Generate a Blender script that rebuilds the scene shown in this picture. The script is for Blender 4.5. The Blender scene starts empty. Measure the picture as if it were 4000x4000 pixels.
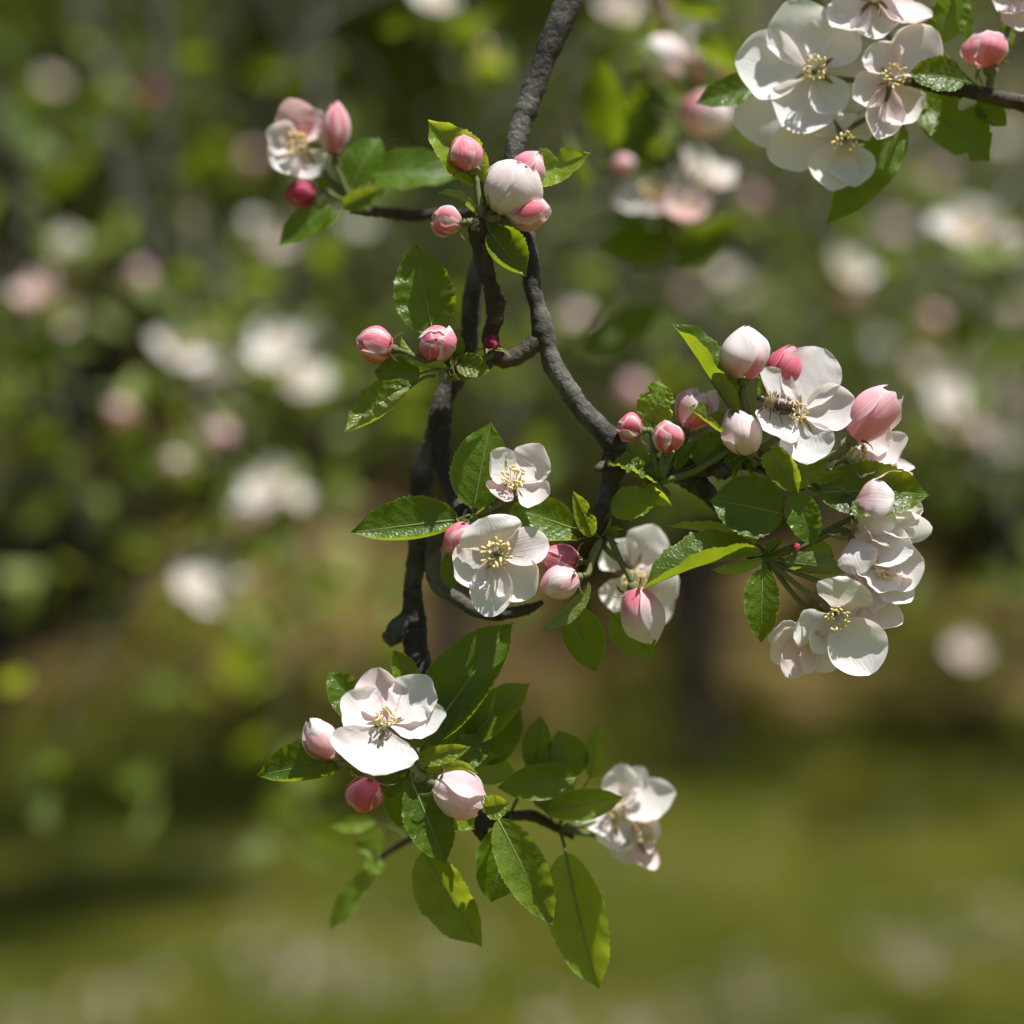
import bpy, math, random
import numpy as np

# ------------------------------------------------------------------ camera, sky, sun, exposure
S = bpy.context.scene
COL = S.collection
CAM_Z = 1.45          # eye height above the lawn (m)
D0 = 0.85             # distance of the blossoms in focus (m)
LENS, SENS = 50.0, 24.0
KW = SENS / LENS      # width of view per metre of distance
U = KW * D0 / 4000.0  # one photo unit (1/4000 of the view) at the focus distance, in m

cam_d = bpy.data.cameras.new('camera')
cam = bpy.data.objects.new('camera', cam_d); COL.objects.link(cam)
cam.location = (0, 0, CAM_Z); cam.rotation_euler = (math.radians(90), 0, 0)
cam_d.lens = LENS; cam_d.sensor_width = SENS; cam_d.sensor_height = SENS
cam_d.clip_start = 0.02; cam_d.clip_end = 900
cam_d.dof.use_dof = True; cam_d.dof.focus_distance = D0 - 0.002; cam_d.dof.aperture_fstop = 1.85
S.camera = cam

SUN = np.array([0.30, -0.21, 0.93]); SUN /= np.linalg.norm(SUN)   # towards the sun
elev = math.asin(SUN[2]); azim = math.atan2(SUN[0], SUN[1])
w = bpy.data.worlds.new('World'); S.world = w; w.use_nodes = True
nt = w.node_tree; bg = nt.nodes['Background']
sky = nt.nodes.new('ShaderNodeTexSky'); sky.sky_type = 'NISHITA'; sky.sun_disc = False
sky.sun_elevation = elev; sky.sun_rotation = azim
nt.links.new(sky.outputs[0], bg.inputs[0]); bg.inputs[1].default_value = 0.05
sun_d = bpy.data.lights.new('sun', 'SUN'); sun_d.energy = 5.0; sun_d.angle = math.radians(0.53); sun_d.color = (1, 0.968, 0.922)
sun = bpy.data.objects.new('sun', sun_d); COL.objects.link(sun)
from mathutils import Vector
sun.rotation_euler = Vector(SUN).to_track_quat('Z', 'Y').to_euler(); sun.location = (3, -3, 8)
S.view_settings.view_transform = 'Standard'; S.view_settings.look = 'None'
S.view_settings.exposure = 0.62; S.view_settings.gamma = 1.0; S.view_settings.use_curve_mapping = False
S.render.engine = 'CYCLES'; S.cycles.use_denoising = True; S.cycles.max_bounces = 10
S.cycles.transmission_bounces = 8; S.cycles.diffuse_bounces = 5; S.cycles.sample_clamp_indirect = 8

rng = np.random.default_rng(11); random.seed(5)

# ------------------------------------------------------------------ small helpers
def P(x, y, d=0.0):
    """photo units (0..4000), d = units behind the focus plane"""
    Y = D0 + d * U; k = KW * Y / 4000.0
    return np.array([(x - 2000) * k, Y, CAM_Z + (2000 - y) * k])
def ks(d):                       # m per photo unit at depth d
    return KW * (D0 + d * U) / 4000.0
def nrm(v):
    v = np.asarray(v, float); return v / max(1e-12, np.linalg.norm(v))
def rot(v, k, a):
    k = nrm(k); return v * math.cos(a) + np.cross(k, v) * math.sin(a) + k * np.dot(k, v) * (1 - math.cos(a))

ORG = {}
def empty(name, loc, label=None, cat=None, group=None):
    o = bpy.data.objects.new(name, None); COL.objects.link(o); o.location = loc; o.empty_display_size = 0.01
    ORG[o] = np.array(loc, float); tag(o, label, cat, group); return o
def tag(o, label=None, cat=None, group=None, kind=None):
    for k, v in (('label', label), ('category', cat), ('group', group), ('kind', kind)):
        if v: o[k] = v
def mesh(V, F, uv=None, pig=None, smooth=True):
    me = bpy.data.meshes.new('m'); me.from_pydata(np.asarray(V).tolist(), [], [list(map(int, f)) for f in F])
    if smooth: me.polygons.foreach_set('use_smooth', np.ones(len(me.polygons), bool))
    if uv is not None:
        l = me.uv_layers.new(name='UVMap'); idx = np.empty(len(me.loops), int); me.loops.foreach_get('vertex_index', idx)
        l.data.foreach_set('uv', np.asarray(uv)[idx].ravel())
    if pig is not None:
        a = me.attributes.new('pig', 'FLOAT', 'POINT'); a.data.foreach_set('value', np.asarray(pig, float))
    me.update(); return me
def mk(name, V, F, mats, parent=None, origin=None, uv=None, pig=None, midx=None, smooth=True):
    V = np.asarray(V, float); origin = V.mean(0) if origin is None else np.asarray(origin, float)
    me = mesh(V - origin, F, uv, pig, smooth)
    for m in (mats if isinstance(mats, (list, tuple)) else [mats]): me.materials.append(m)
    if midx is not None: me.polygons.foreach_set('material_index', np.asarray(midx, int))
    o = bpy.data.objects.new(name, me); COL.objects.link(o); ORG[o] = origin
    if parent is not None: o.parent = parent; o.location = origin - ORG[parent]
    else: o.location = origin
    return o
def grid_faces(nu, nv):
    i = np.arange(nu)[:, None] * (nv + 1) + np.arange(nv)[None, :]
    return np.stack([i, i + 1, i + nv + 2, i + nv + 1], -1).reshape(-1, 4)
def spline(pts, n):
    """Catmull-Rom through rows of pts"""
    p = np.asarray(pts, float); p = np.vstack([2 * p[0] - p[1], p, 2 * p[-1] - p[-2]]); m = len(p) - 3
    t = np.linspace(0, m - 1e-9, n); i = t.astype(int); f = (t - i)[:, None]
    a, b, c, d = p[i], p[i + 1], p[i + 2], p[i + 3]
    return 0.5 * (2 * b + (c - a) * f + (2 * a - 5 * b + 4 * c - d) * f ** 2 + (3 * b - a - 3 * c + d) * f ** 3)
def tube_geo(path, rad, ns=8, lump=0.0, seed=0, cap=True):
    path = np.asarray(path, float); n = len(path); r_ = np.random.default_rng(seed)
    tg = np.gradient(path, axis=0); tg /= np.linalg.norm(tg, axis=1)[:, None] + 1e-12
    e = np.cross(tg[0], [0.3, 0.9, 0.2]); e = nrm(e); V = []
    th = np.linspace(0, 2 * math.pi, ns, endpoint=False)
    for i in range(n):
        e = nrm(e - tg[i] * np.dot(e, tg[i])); b = np.cross(tg[i], e)
        rr = rad[i] * (1 + lump * r_.normal(0, 1, ns) * 0.6 + lump * r_.normal(0, 0.8))
        V.append(path[i] + (np.cos(th) * rr)[:, None] * e + (np.sin(th) * rr)[:, None] * b)
    V = np.concatenate(V); F = []
    for i in range(n - 1):
        for j in range(ns):
            k = (j + 1) % ns; F.append([i * ns + j, i * ns + k, (i + 1) * ns + k, (i + 1) * ns + j])
    if cap: F.append(list(range(ns))[::-1]); F.append([(n - 1) * ns + j for j in range(ns)])
    return V, F
def join(parts):
    V, F, off = [], [], 0
    for v, f in parts:
        V.append(v); F += [[i + off for i in q] for q in f]; off += len(v)
    return np.concatenate(V), F

# ------------------------------------------------------------------ materials
def mat(name):
    m = bpy.data.materials.new(name); m.use_nodes = True; t = m.node_tree; t.nodes.clear()
    out = t.nodes.new('ShaderNodeOutputMaterial')
    def N(ty, **kw):
        n = t.nodes.new(ty)
        for k, v in kw.items():
            if k in n.inputs.keys() if not k.isdigit() else False: n.inputs[k].default_value = v
            else: setattr(n, k, v)
        return n
    return m, t, out, N
def math_n(t, op, a, b=None, c=None, clamp=False):
    n = t.nodes.new('ShaderNodeMath'); n.operation = op; n.use_clamp = clamp
    for i, x in enumerate((a, b, c)):
        if x is None: continue
        if isinstance(x, (int, float)): n.inputs[i].default_value = x
        else: t.links.new(x, n.inputs[i])
    return n.outputs[0]
def mix_c(t, f, a, b, mode='MIX'):
    n = t.nodes.new('ShaderNodeMix'); n.data_type = 'RGBA'; n.blend_type = mode
    for s, x in ((n.inputs[0], f), (n.inputs[6], a), (n.inputs[7], b)):
        if isinstance(x, (int, float)): s.default_value = x
        elif isinstance(x, tuple): s.default_value = (*x, 1)
        else: t.links.new(x, s)
    return n.outputs[2]
def ramp(t, f, stops):
    n = t.nodes.new('ShaderNodeValToRGB'); e = n.color_ramp.elements
    while len(e) < len(stops): e.new(0.5)
    for i, (p, c) in enumerate(stops): e[i].position = p; e[i].color = (*c, 1)
    t.links.new(f, n.inputs[0]); return n.outputs[0]
def noise(t, scale, detail=3, vec=None, rough=0.55):
    n = t.nodes.new('ShaderNodeTexNoise'); n.inputs['Scale'].default_value = scale
    n.inputs['Detail'].default_value = detail; n.inputs['Roughness'].default_value = rough
    if vec is not None: t.links.new(vec, n.inputs['Vector'])
    return n.outputs[0]
def bump(t, h, strength, dist):
    n = t.nodes.new('ShaderNodeBump'); n.inputs['Strength'].default_value = strength; n.inputs['Distance'].default_value = dist
    t.links.new(h, n.inputs['Height']); return n.outputs[0]
def leafy(t, out, col_d, col_t, trans, rough, spec, normal=None):
    p = t.nodes.new('ShaderNodeBsdfPrincipled'); p.inputs['Roughness'].default_value = rough; p.inputs['Specular IOR Level'].default_value = spec
    q = t.nodes.new('ShaderNodeBsdfTranslucent'); m = t.nodes.new('ShaderNodeMixShader'); m.inputs[0].default_value = trans
    for s, c in ((p.inputs['Base Color'], col_d), (q.inputs['Color'], col_t)):
        if isinstance(c, tuple): s.default_value = (*c, 1)
        else: t.links.new(c, s)
    if normal is not None: t.links.new(normal, p.inputs['Normal'])
    t.links.new(p.outputs[0], m.inputs[1]); t.links.new(q.outputs[0], m.inputs[2]); t.links.new(m.outputs[0], out.inputs[0])

def petal_material():
    m, t, out, N = mat('petal'); at = N('ShaderNodeAttribute'); at.attribute_name = 'pig'
    geo = N('ShaderNodeNewGeometry'); uv = N('ShaderNodeUVMap')
    mp = N('ShaderNodeMapping'); mp.inputs['Scale'].default_value = (22, 1.2, 1); t.links.new(uv.outputs[0], mp.inputs[0])
    vein = noise(t, 1.0, 3, mp.outputs[0]); oi = N('ShaderNodeObjectInfo')
    tc = N('ShaderNodeTexCoord'); blot = noise(t, 260, 3, tc.outputs['Object'])
    f = math_n(t, 'MULTIPLY_ADD', geo.outputs['Backfacing'], 0.07, at.outputs['Fac'])
    v2 = math_n(t, 'SUBTRACT', vein, 0.5); amp = math_n(t, 'MULTIPLY_ADD', f, 0.85, 0.0)
    f = math_n(t, 'ADD', f, math_n(t, 'MULTIPLY', v2, amp))
    f = math_n(t, 'MULTIPLY_ADD', math_n(t, 'SUBTRACT', blot, 0.5), 0.08, f, clamp=True)
    col = ramp(t, f, [(0, (0.89, 0.885, 0.88)), (0.2, (0.89, 0.69, 0.72)), (0.45, (0.82, 0.24, 0.32)), (0.7, (0.66, 0.09, 0.17)), (1, (0.36, 0.03, 0.09))])
    colt = ramp(t, f, [(0, (0.88, 0.88, 0.82)), (0.2, (0.88, 0.66, 0.64)), (0.45, (0.80, 0.36, 0.36)), (0.7, (0.70, 0.17, 0.20)), (1, (0.40, 0.04, 0.09))])
    fine = noise(t, 900, 2, tc.outputs['Object'])
    h = math_n(t, 'MULTIPLY_ADD', vein, 1.0, math_n(t, 'MULTIPLY', fine, 0.3))
    leafy(t, out, col, colt, 0.40, 0.55, 0.25, bump(t, h, 0.35, 0.0008)); return m
def leaf_material(name, top, under, trans_c, vein_c, edge_c, trans=0.38, rough=0.38):
    m, t, out, N = mat(name); uv = N('ShaderNodeUVMap'); sep = N('ShaderNodeSeparateXYZ'); t.links.new(uv.outputs[0], sep.inputs[0])
    geo = N('ShaderNodeNewGeometry'); tc = N('ShaderNodeTexCoord'); oi = N('ShaderNodeObjectInfo')
    av = math_n(t, 'ABSOLUTE', math_n(t, 'SUBTRACT', math_n(t, 'MULTIPLY', sep.outputs[0], 2.0), 1.0))
    wob = noise(t, 5.0, 2, uv.outputs[0])
    s = math_n(t, 'SUBTRACT', sep.outputs[1], math_n(t, 'MULTIPLY', math_n(t, 'POWER', av, 1.35), 0.26))
    s = math_n(t, 'ADD', s, math_n(t, 'MULTIPLY', math_n(t, 'SUBTRACT', wob, 0.5), 0.05))
    side = math_n(t, 'MULTIPLY', math_n(t, 'GREATER_THAN', sep.outputs[0], 0.5), 0.45)
    fr = math_n(t, 'FRACT', math_n(t, 'ADD', math_n(t, 'MULTIPLY', s, 6.5), side))
    dist = math_n(t, 'ABSOLUTE', math_n(t, 'SUBTRACT', fr, 0.5))
    line = math_n(t, 'SUBTRACT', 1.0, math_n(t, 'DIVIDE', dist, 0.05), clamp=True)
    line = math_n(t, 'MULTIPLY', line, math_n(t, 'MULTIPLY', math_n(t, 'SUBTRACT', 1.05, av, clamp=True), 0.6))
    bulge = math_n(t, 'POWER', math_n(t, 'MULTIPLY', math_n(t, 'SUBTRACT', 0.5, dist), 2.0), 0.6)
    vor = N('ShaderNodeTexVoronoi'); vor.feature = 'DISTANCE_TO_EDGE'; vor.inputs['Scale'].default_value = 620; t.links.new(tc.outputs['Object'], vor.inputs['Vector'])
    cell = math_n(t, 'MULTIPLY', vor.outputs[0], 2.2, clamp=True)
    big = noise(t, 90, 3, tc.outputs['Object'])
    mid = math_n(t, 'SUBTRACT', 1.0, math_n(t, 'DIVIDE', av, 0.05), clamp=True)
    vn = math_n(t, 'MAXIMUM', line, mid)
    edge = math_n(t, 'MULTIPLY', math_n(t, 'SUBTRACT', av, 0.93), 14.0, clamp=True)
    vary = math_n(t, 'MULTIPLY_ADD', big, 0.7, math_n(t, 'MULTIPLY_ADD', oi.outputs['Random'], 0.5, 0.42))
    c1 = mix_c(t, vn, top, vein_c); c1 = mix_c(t, math_n(t, 'MULTIPLY', edge, 0.8), c1, edge_c)
    c2 = mix_c(t, vn, under, (under[0] * 1.25, under[1] * 1.2, under[2] * 1.3))
    c = mix_c(t, geo.outputs['Backfacing'], c1, c2)
    vc = N('ShaderNodeCombineColor'); [t.links.new(vary, vc.inputs[i]) for i in range(3)]
    c = mix_c(t, 1.0, c, vc.outputs[0], 'MULTIPLY')
    ct = mix_c(t, math_n(t, 'MULTIPLY', vn, 0.55), trans_c, (trans_c[0] * 0.4, trans_c[1] * 0.45, trans_c[2] * 0.5))
    ct = mix_c(t, 0.6, ct, vc.outputs[0], 'MULTIPLY')
    h = math_n(t, 'SUBTRACT', math_n(t, 'MULTIPLY_ADD', cell, 0.35, math_n(t, 'MULTIPLY', bulge, -0.4)), math_n(t, 'MULTIPLY', mid, 0.4))
    leafy(t, out, c, ct, trans, rough, 0.38, bump(t, h, 0.6, 0.0007)); return m
def plain_leafy(name, col, trans_c, trans, rough=0.6, spec=0.3, vary=0.5, nscale=500):
    m, t, out, N = mat(name); tc = N('ShaderNodeTexCoord'); oi = N('ShaderNodeObjectInfo')
    f = math_n(t, 'MULTIPLY_ADD', noise(t, nscale, 3, tc.outputs['Object']), 0.6, math_n(t, 'MULTIPLY', oi.outputs['Random'], 0.4))
    c = mix_c(t, f, tuple(x * (1 - vary) for x in col), tuple(min(1, x * (1 + vary)) for x in col))
    leafy(t, out, c, trans_c, trans, rough, spec); return m
def bark_material(name, c0, c1, lichen):
    m, t, out, N = mat(name); tc = N('ShaderNodeTexCoord')
    n1 = noise(t, 130, 5, tc.outputs['Object'], 0.65); n2 = noise(t, 45, 4, tc.outputs['Object'], 0.6); n3 = noise(t, 420, 4, tc.outputs['Object'], 0.7)
    c = mix_c(t, n1, c0, c1)
    c = mix_c(t, math_n(t, 'MULTIPLY', math_n(t, 'SUBTRACT', n2, 0.50), 6.0, clamp=True), c, lichen)
    p = N('ShaderNodeBsdfPrincipled'); p.inputs['Roughness'].default_value = 0.8; t.links.new(c, p.inputs['Base Color'])
    vo = N('ShaderNodeTexVoronoi'); vo.feature = 'DISTANCE_TO_EDGE'; vo.inputs['Scale'].default_value = 260; t.links.new(tc.outputs['Object'], vo.inputs['Vector'])
    h = math_n(t, 'ADD', math_n(t, 'MULTIPLY_ADD', n3, 0.6, n1), math_n(t, 'MULTIPLY', vo.outputs[0], 0.35, clamp=True)); t.links.new(bump(t, h, 1.0, 0.0017), p.inputs['Normal'])
    t.links.new(p.outputs[0], out.inputs[0]); return m
def solid(name, col, rough=0.7, vary=0.35, scale=300, bmp=0.0):
    m, t, out, N = mat(name); tc = N('ShaderNodeTexCoord'); f = noise(t, scale, 4, tc.outputs['Object'])
    c = mix_c(t, f, tuple(x * (1 - vary) for x in col), tuple(min(1, x * (1 + vary)) for x in col))
    p = N('ShaderNodeBsdfPrincipled'); p.inputs['Roughness'].default_value = rough; t.links.new(c, p.inputs['Base Color'])
    if bmp: t.links.new(bump(t, f, 0.8, bmp), p.inputs['Normal'])
    t.links.new(p.outputs[0], out.inputs[0]); return m

M_PET = petal_material()
M_LEAF = leaf_material('leaf', (0.058, 0.118, 0.006), (0.22, 0.28, 0.08), (0.40, 0.52, 0.012), (0.19, 0.27, 0.07), (0.24, 0.30, 0.07))
M_YOUNG = leaf_material('young_leaf', (0.125, 0.20, 0.014), (0.29, 0.35, 0.11), (0.50, 0.58, 0.03), (0.28, 0.35, 0.12), (0.32, 0.34, 0.10), 0.42)
M_DRY = plain_leafy('dry_leaf', (0.22, 0.15, 0.07), (0.3, 0.2, 0.08), 0.2)
M_STALK = plain_leafy('stalk', (0.125, 0.15, 0.045), (0.25, 0.3, 0.08), 0.12, 0.75, 0.2, 0.45, 800)
M_CALYX = plain_leafy('calyx', (0.16, 0.18, 0.075), (0.3, 0.36, 0.12), 0.12, 0.85, 0.15, 0.45, 900)
M_SEPAL = plain_leafy('sepal', (0.20, 0.165, 0.085), (0.35, 0.36, 0.14), 0.25, 0.8, 0.15, 0.55, 400)
M_RIB = plain_leafy('midrib', (0.24, 0.30, 0.11), (0.35, 0.42, 0.12), 0.2, 0.6, 0.3, 0.25, 500)
M_FIL = plain_leafy('filament', (0.72, 0.72, 0.50), (0.7, 0.7, 0.4), 0.25, 0.5, 0.3, 0.1)
M_ANT = plain_leafy('anther', (0.80, 0.64, 0.30), (0.7, 0.5, 0.1), 0.1, 0.7, 0.2, 0.25, 900)
M_BARK = bark_material('bark', (0.009, 0.007, 0.005), (0.055, 0.043, 0.033), (0.12, 0.115, 0.095))
M_SPUR = bark_material('spur_bark', (0.010, 0.007, 0.005), (0.075, 0.050, 0.030), (0.10, 0.075, 0.05))
M_TRUNK = solid('trunk_bark', (0.032, 0.023, 0.015), 0.9, 0.6, 9, 0.02)
M_BGLEAF = plain_leafy('background_leaf', (0.042, 0.064, 0.004), (0.22, 0.28, 0.008), 0.38, 0.45, 0.4, 0.6, 3)
M_SOFT = leaf_material('soft_leaf', (0.062, 0.115, 0.006), (0.18, 0.24, 0.06), (0.34, 0.45, 0.012), (0.2, 0.26, 0.05), (0.2, 0.24, 0.05))
M_BGPET = plain_leafy('background_petal', (0.80, 0.70, 0.68), (0.75, 0.62, 0.52), 0.3, 0.6, 0.2, 0.12, 4)

# ------------------------------------------------------------------ leaves and petals: curved blades
def prof_leaf(t):
    return np.sin(np.pi * np.clip(t, 0, 1) ** 0.84) ** 0.66 * (1 - 0.08 * t) * 1.03 * (1 - 0.55 * np.clip((t - 0.82) / 0.16, 0, 1) ** 1.3)
def prof_petal(t):
    w = np.clip(t, 0, 1)
    return np.maximum(0.10, np.sin(np.pi * w ** 1.22 * 0.985) ** 0.55) * np.where(w < 0.2, 0.40 + 3.0 * w, 1.0).clip(0, 1) * 1.06
def prof_lance(t):
    return np.maximum(0.02, (1 - np.clip(t, 0, 1)) ** 0.75 * (0.75 + 0.9 * t))
def blade_geo(B, T, W, face, nu, nv, prof, fold=0.0, cl=0.0, cr=0.0, bend=0.0, tip=0.0, twist=0.0, ruf=0.0, rf=3.0,
              ser=0.0, teeth=0, seed=0, asym=0.0, notch=(), crinkle=0.0):
    r_ = np.random.default_rng(seed)
    B = np.asarray(B, float); T = np.asarray(T, float); ax = T - B; L = np.linalg.norm(ax); a = ax / L
    n = np.asarray(face, float); n = n - a * np.dot(n, a)
    if np.linalg.norm(n) < 1e-3: n = np.cross(a, [1, 0, 0.2])
    n = nrm(n); s = np.cross(a, n)
    t = np.linspace(0, 1, nu + 1)
    c = B + ax * t[:, None] + n * (bend * L * np.sin(np.pi * t) + tip * L * np.clip(t - 0.45, 0, 1) ** 2 * 2)[:, None] \
        + s * (asym * L * np.sin(np.pi * t))[:, None]
    tg = np.gradient(c, axis=0); tg /= np.linalg.norm(tg, axis=1)[:, None]
    v = np.linspace(-1, 1, nv + 1)
    q = np.linspace(0, 1, 33)
    def arc(cu):
        an = fold + cu * q ** 1.8 * 1.15
        x = np.concatenate([[0], np.cumsum(np.cos((an[1:] + an[:-1]) / 2))]) / 32; y = np.concatenate([[0], np.cumsum(np.sin((an[1:] + an[:-1]) / 2))]) / 32
        return x, y
    xl, yl = arc(cl); xr, yr = arc(cr); av = np.abs(v)
    X = np.where(v < 0, -np.interp(av, q, xl), np.interp(av, q, xr)); Yn = np.where(v < 0, np.interp(av, q, yl), np.interp(av, q, yr))
    ph = r_.uniform(0, 6.28, 4); half = prof(t) * W / 2
    V = np.empty((nu + 1, nv + 1, 3)); 
    saw = (((t * teeth + 0.5 + 0.25 * np.sin(t * 11 + seed)) % 1.0) - 0.4) * ser * (1 + 0.5 * np.sin(t * 23 + seed * 1.3)) if teeth else 0 * t
    for i in range(nu + 1):
        Nn = np.cross(s, tg[i]); sv = s
        if twist: Nn = rot(Nn, tg[i], twist * t[i]); sv = rot(s, tg[i], twist * t[i])
        hw = np.full(nv + 1, half[i])
        hw = hw * (1 + np.where(av > 0.85, saw[i] * (av - 0.7) / 0.3, 0))
        for sg, tn, dp, wd in notch:
            k = math.exp(-((t[i] - tn) / wd) ** 2)
            hw = hw * np.where(np.sign(v) == sg, 1 - dp * k * av, 1)
        rl = ruf * W * av ** 1.6 * (np.sin(6.283 * rf * t[i] + ph[0] + np.where(v < 0, 0, ph[1])) + 0.5 * np.sin(6.283 * rf * 2.3 * t[i] + ph[2] + v * 2))
        rl = rl * min(1, t[i] * 3)
        if crinkle: rl = rl + crinkle * W * (np.sin(9 * v + 14 * t[i] + ph[3]) * np.sin(17 * t[i] + 5 * v + ph[1])) * np.sin(math.pi * min(1, t[i] + 0.1))
        V[i] = c[i] + (X * hw)[:, None] * sv + (Yn * hw + rl)[:, None] * Nn
    uv = np.stack(np.broadcast_arrays((v[None, :] + 1) / 2, t[:, None]), -1).reshape(-1, 2)
    return V.reshape(-1, 3), grid_faces(nu, nv), uv, c, t, v

TOCAM = np.array([0, -1.0, 0])
LC = [0]
def leaf(thing, b, t, w_, roll=0, attach=None, young=False, dry=False, fold=14, cl=0.25, cr=0.25, bend=0.05, tipc=0.0, twist=0, ruf=0.012,
         under=False, notch=(), crinkle=0.0, hi=True, label=None, up=0.35, ser=0.085):
    """b, t = base and tip in photo units with depth; roll turns the blade about its axis"""
    LC[0] += 1; sd = LC[0] * 7 + 3
    B, T = P(*b), P(*t); W = w_ * 1.05 * ks((b[2] + t[2]) / 2)
    a = nrm(T - B); f = nrm(TOCAM + np.array([0, 0, up])); f = nrm(f - a * np.dot(f, a)); f = rot(f, a, math.radians(roll))
    if under: f = -f
    rq = random.Random(sd); ruf = ruf + rq.uniform(0.006, 0.022); twist = twist + rq.uniform(-14, 14); tipc = tipc + rq.uniform(-0.12, 0.12); bend = bend + rq.uniform(-0.03, 0.03)
    nu, nv = (60, 12) if hi else (20, 8)
    L = np.linalg.norm(T - B); teeth = int(np.clip(L / 0.0019, 8, 20)) if hi else 0
    m = M_DRY if dry else (M_YOUNG if young else M_LEAF)
    V, F, uv, c, tt, vv = blade_geo(B, T, W, f, nu, nv, prof_leaf, math.radians(fold), cl, cr, bend, tipc, math.radians(twist), ruf, 2.2 + (sd % 5) * 0.35,
                                    ser if hi else 0, teeth, sd, 0.02 * ((sd % 7) - 3), notch, crinkle + (0.012 if hi else 0))
    o = mk('leaf', V, F, m, thing, B, uv)
    if label: o['label'] = label
    rb = max(0.00020, W * 0.020)
    vr, fr = tube_geo(c[::4 if hi else 2], np.linspace(rb, rb * 0.2, len(c[::4 if hi else 2])), 6)
    mk('midrib', vr, fr, M_DRY if dry else M_RIB, o, B)
    if attach is not None:
        A = P(*attach); mid = (A + B) / 2 + np.array([0, 0, 0.0012]) + a * -0.001
        pth = spline([A, mid, B + a * 0.001], 9); vr, fr = tube_geo(pth, np.linspace(rb * 1.5, rb * 1.15, 9), 7)
        mk('petiole', vr, fr, M_STALK, o, A)
    return o

def petal(parent, B, T, W, face, pig=0.03, pbase=0.12, ptip=0.0, edge=0.0, lo=False, seed=0, **kw):
    nu, nv = (9, 6) if lo else (20, 16)
    V, F, uv, c, t, v = blade_geo(B, T, W, face, nu, nv, prof_petal, seed=seed, **kw)
    tt = np.repeat(t, nv + 1); va = np.abs(np.tile(v, nu + 1))
    pg = pig + pbase * (1 - tt) ** 2 + ptip * tt ** 2 + edge * np.clip(va - 0.6, 0, 1) * 2.5
    return mk('petal', V, F, M_PET, parent, B, uv, pg)

def stalk_geo(A, B, r0, r1, sag=0.0, n=10, ns=8):
    mid = (A + B) / 2 + np.array([0, 0, sag]); return tube_geo(spline([A, mid, B], n), np.linspace(r0, r1, n), ns, 0.04, 3)
def urn_geo(C, ax, r, l, ns=10):
    """calyx cup: base at C - ax*l, mouth at C"""
    k = np.array([-1.0, -0.85, -0.55, -0.25, 0.0, 0.06]); rr = np.array([0.35, 0.75, 1.0, 0.92, 1.0, 0.35]) * r
    return tube_geo(C + ax * (k * l)[:, None], rr, ns, 0.03, 5)
def sepals(parent, C, ax, r, length, refl, n=5, w_=0.0, ph=0.3, lo=False):
    e1 = nrm(np.cross(ax, [0.31, 0.2, 0.93])); e2 = np.cross(ax, e1)
    for k in range(n):
        an = ph + k * 6.283 / n + 0.15 * math.sin(k * 5.1 + ph); d = math.cos(an) * e1 + math.sin(an) * e2
        b = C + d * r * 0.95; rr = refl + 0.55 * math.sin(3.3 * k + ph * 7)
        tp = b + length * (d * math.sin(rr) + ax * math.cos(rr)) * (0.85 + 0.3 * math.sin(k * 2.7 + ph) ** 2)
        V, F, uv, _, _, _ = blade_geo(b, tp, length * 0.44, -d * math.cos(rr) + ax * math.sin(rr), 7, 4, prof_lance, 0.3, 0.4, 0.4, 0.06, -0.25, seed=k)
        mk('sepal', V, F, M_SEPAL, parent, b, uv)
def stamens(parent, C, F, length, n=24, seed=0, spread=0.5):
    r_ = np.random.default_rng(seed); e1 = nrm(np.cross(F, [0.2, 0.3, 0.9])); e2 = np.cross(F, e1); geo = []; mi = []
    for i in range(n):
        an = i * 2.4; rr = spread * math.sqrt((i + 1) / n); l = length * r_.uniform(0.75, 1.1)
        d = nrm(F + rr * (math.cos(an) * e1 + math.sin(an) * e2)); b = C + 0.18 * length * (math.cos(an) * e1 + math.sin(an) * e2)
        tp = b + d * l; m = (b + tp) / 2 + 0.08 * l * r_.normal(0, 1, 3)
        g = tube_geo(spline([b, m, tp], 5), np.full(5, length * 0.022), 4, cap=False); geo.append(g); mi += [0] * len(g[1])
        ad = nrm(d + r_.normal(0, 0.6, 3)); al = length * 0.17
        k = np.array([-1, -0.7, 0, 0.7, 1.0]); g = tube_geo(tp + ad * (k * al)[:, None], np.array([0.15, 0.75, 1, 0.75, 0.15]) * length * 0.078, 6)
        geo.append(g); mi += [1] * len(g[1])
    V, Fc = join(geo); o = mk('stamens', V, Fc, [M_FIL, M_ANT], parent, C, midx=mi); o['kind'] = 'stuff'; return o

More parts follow.
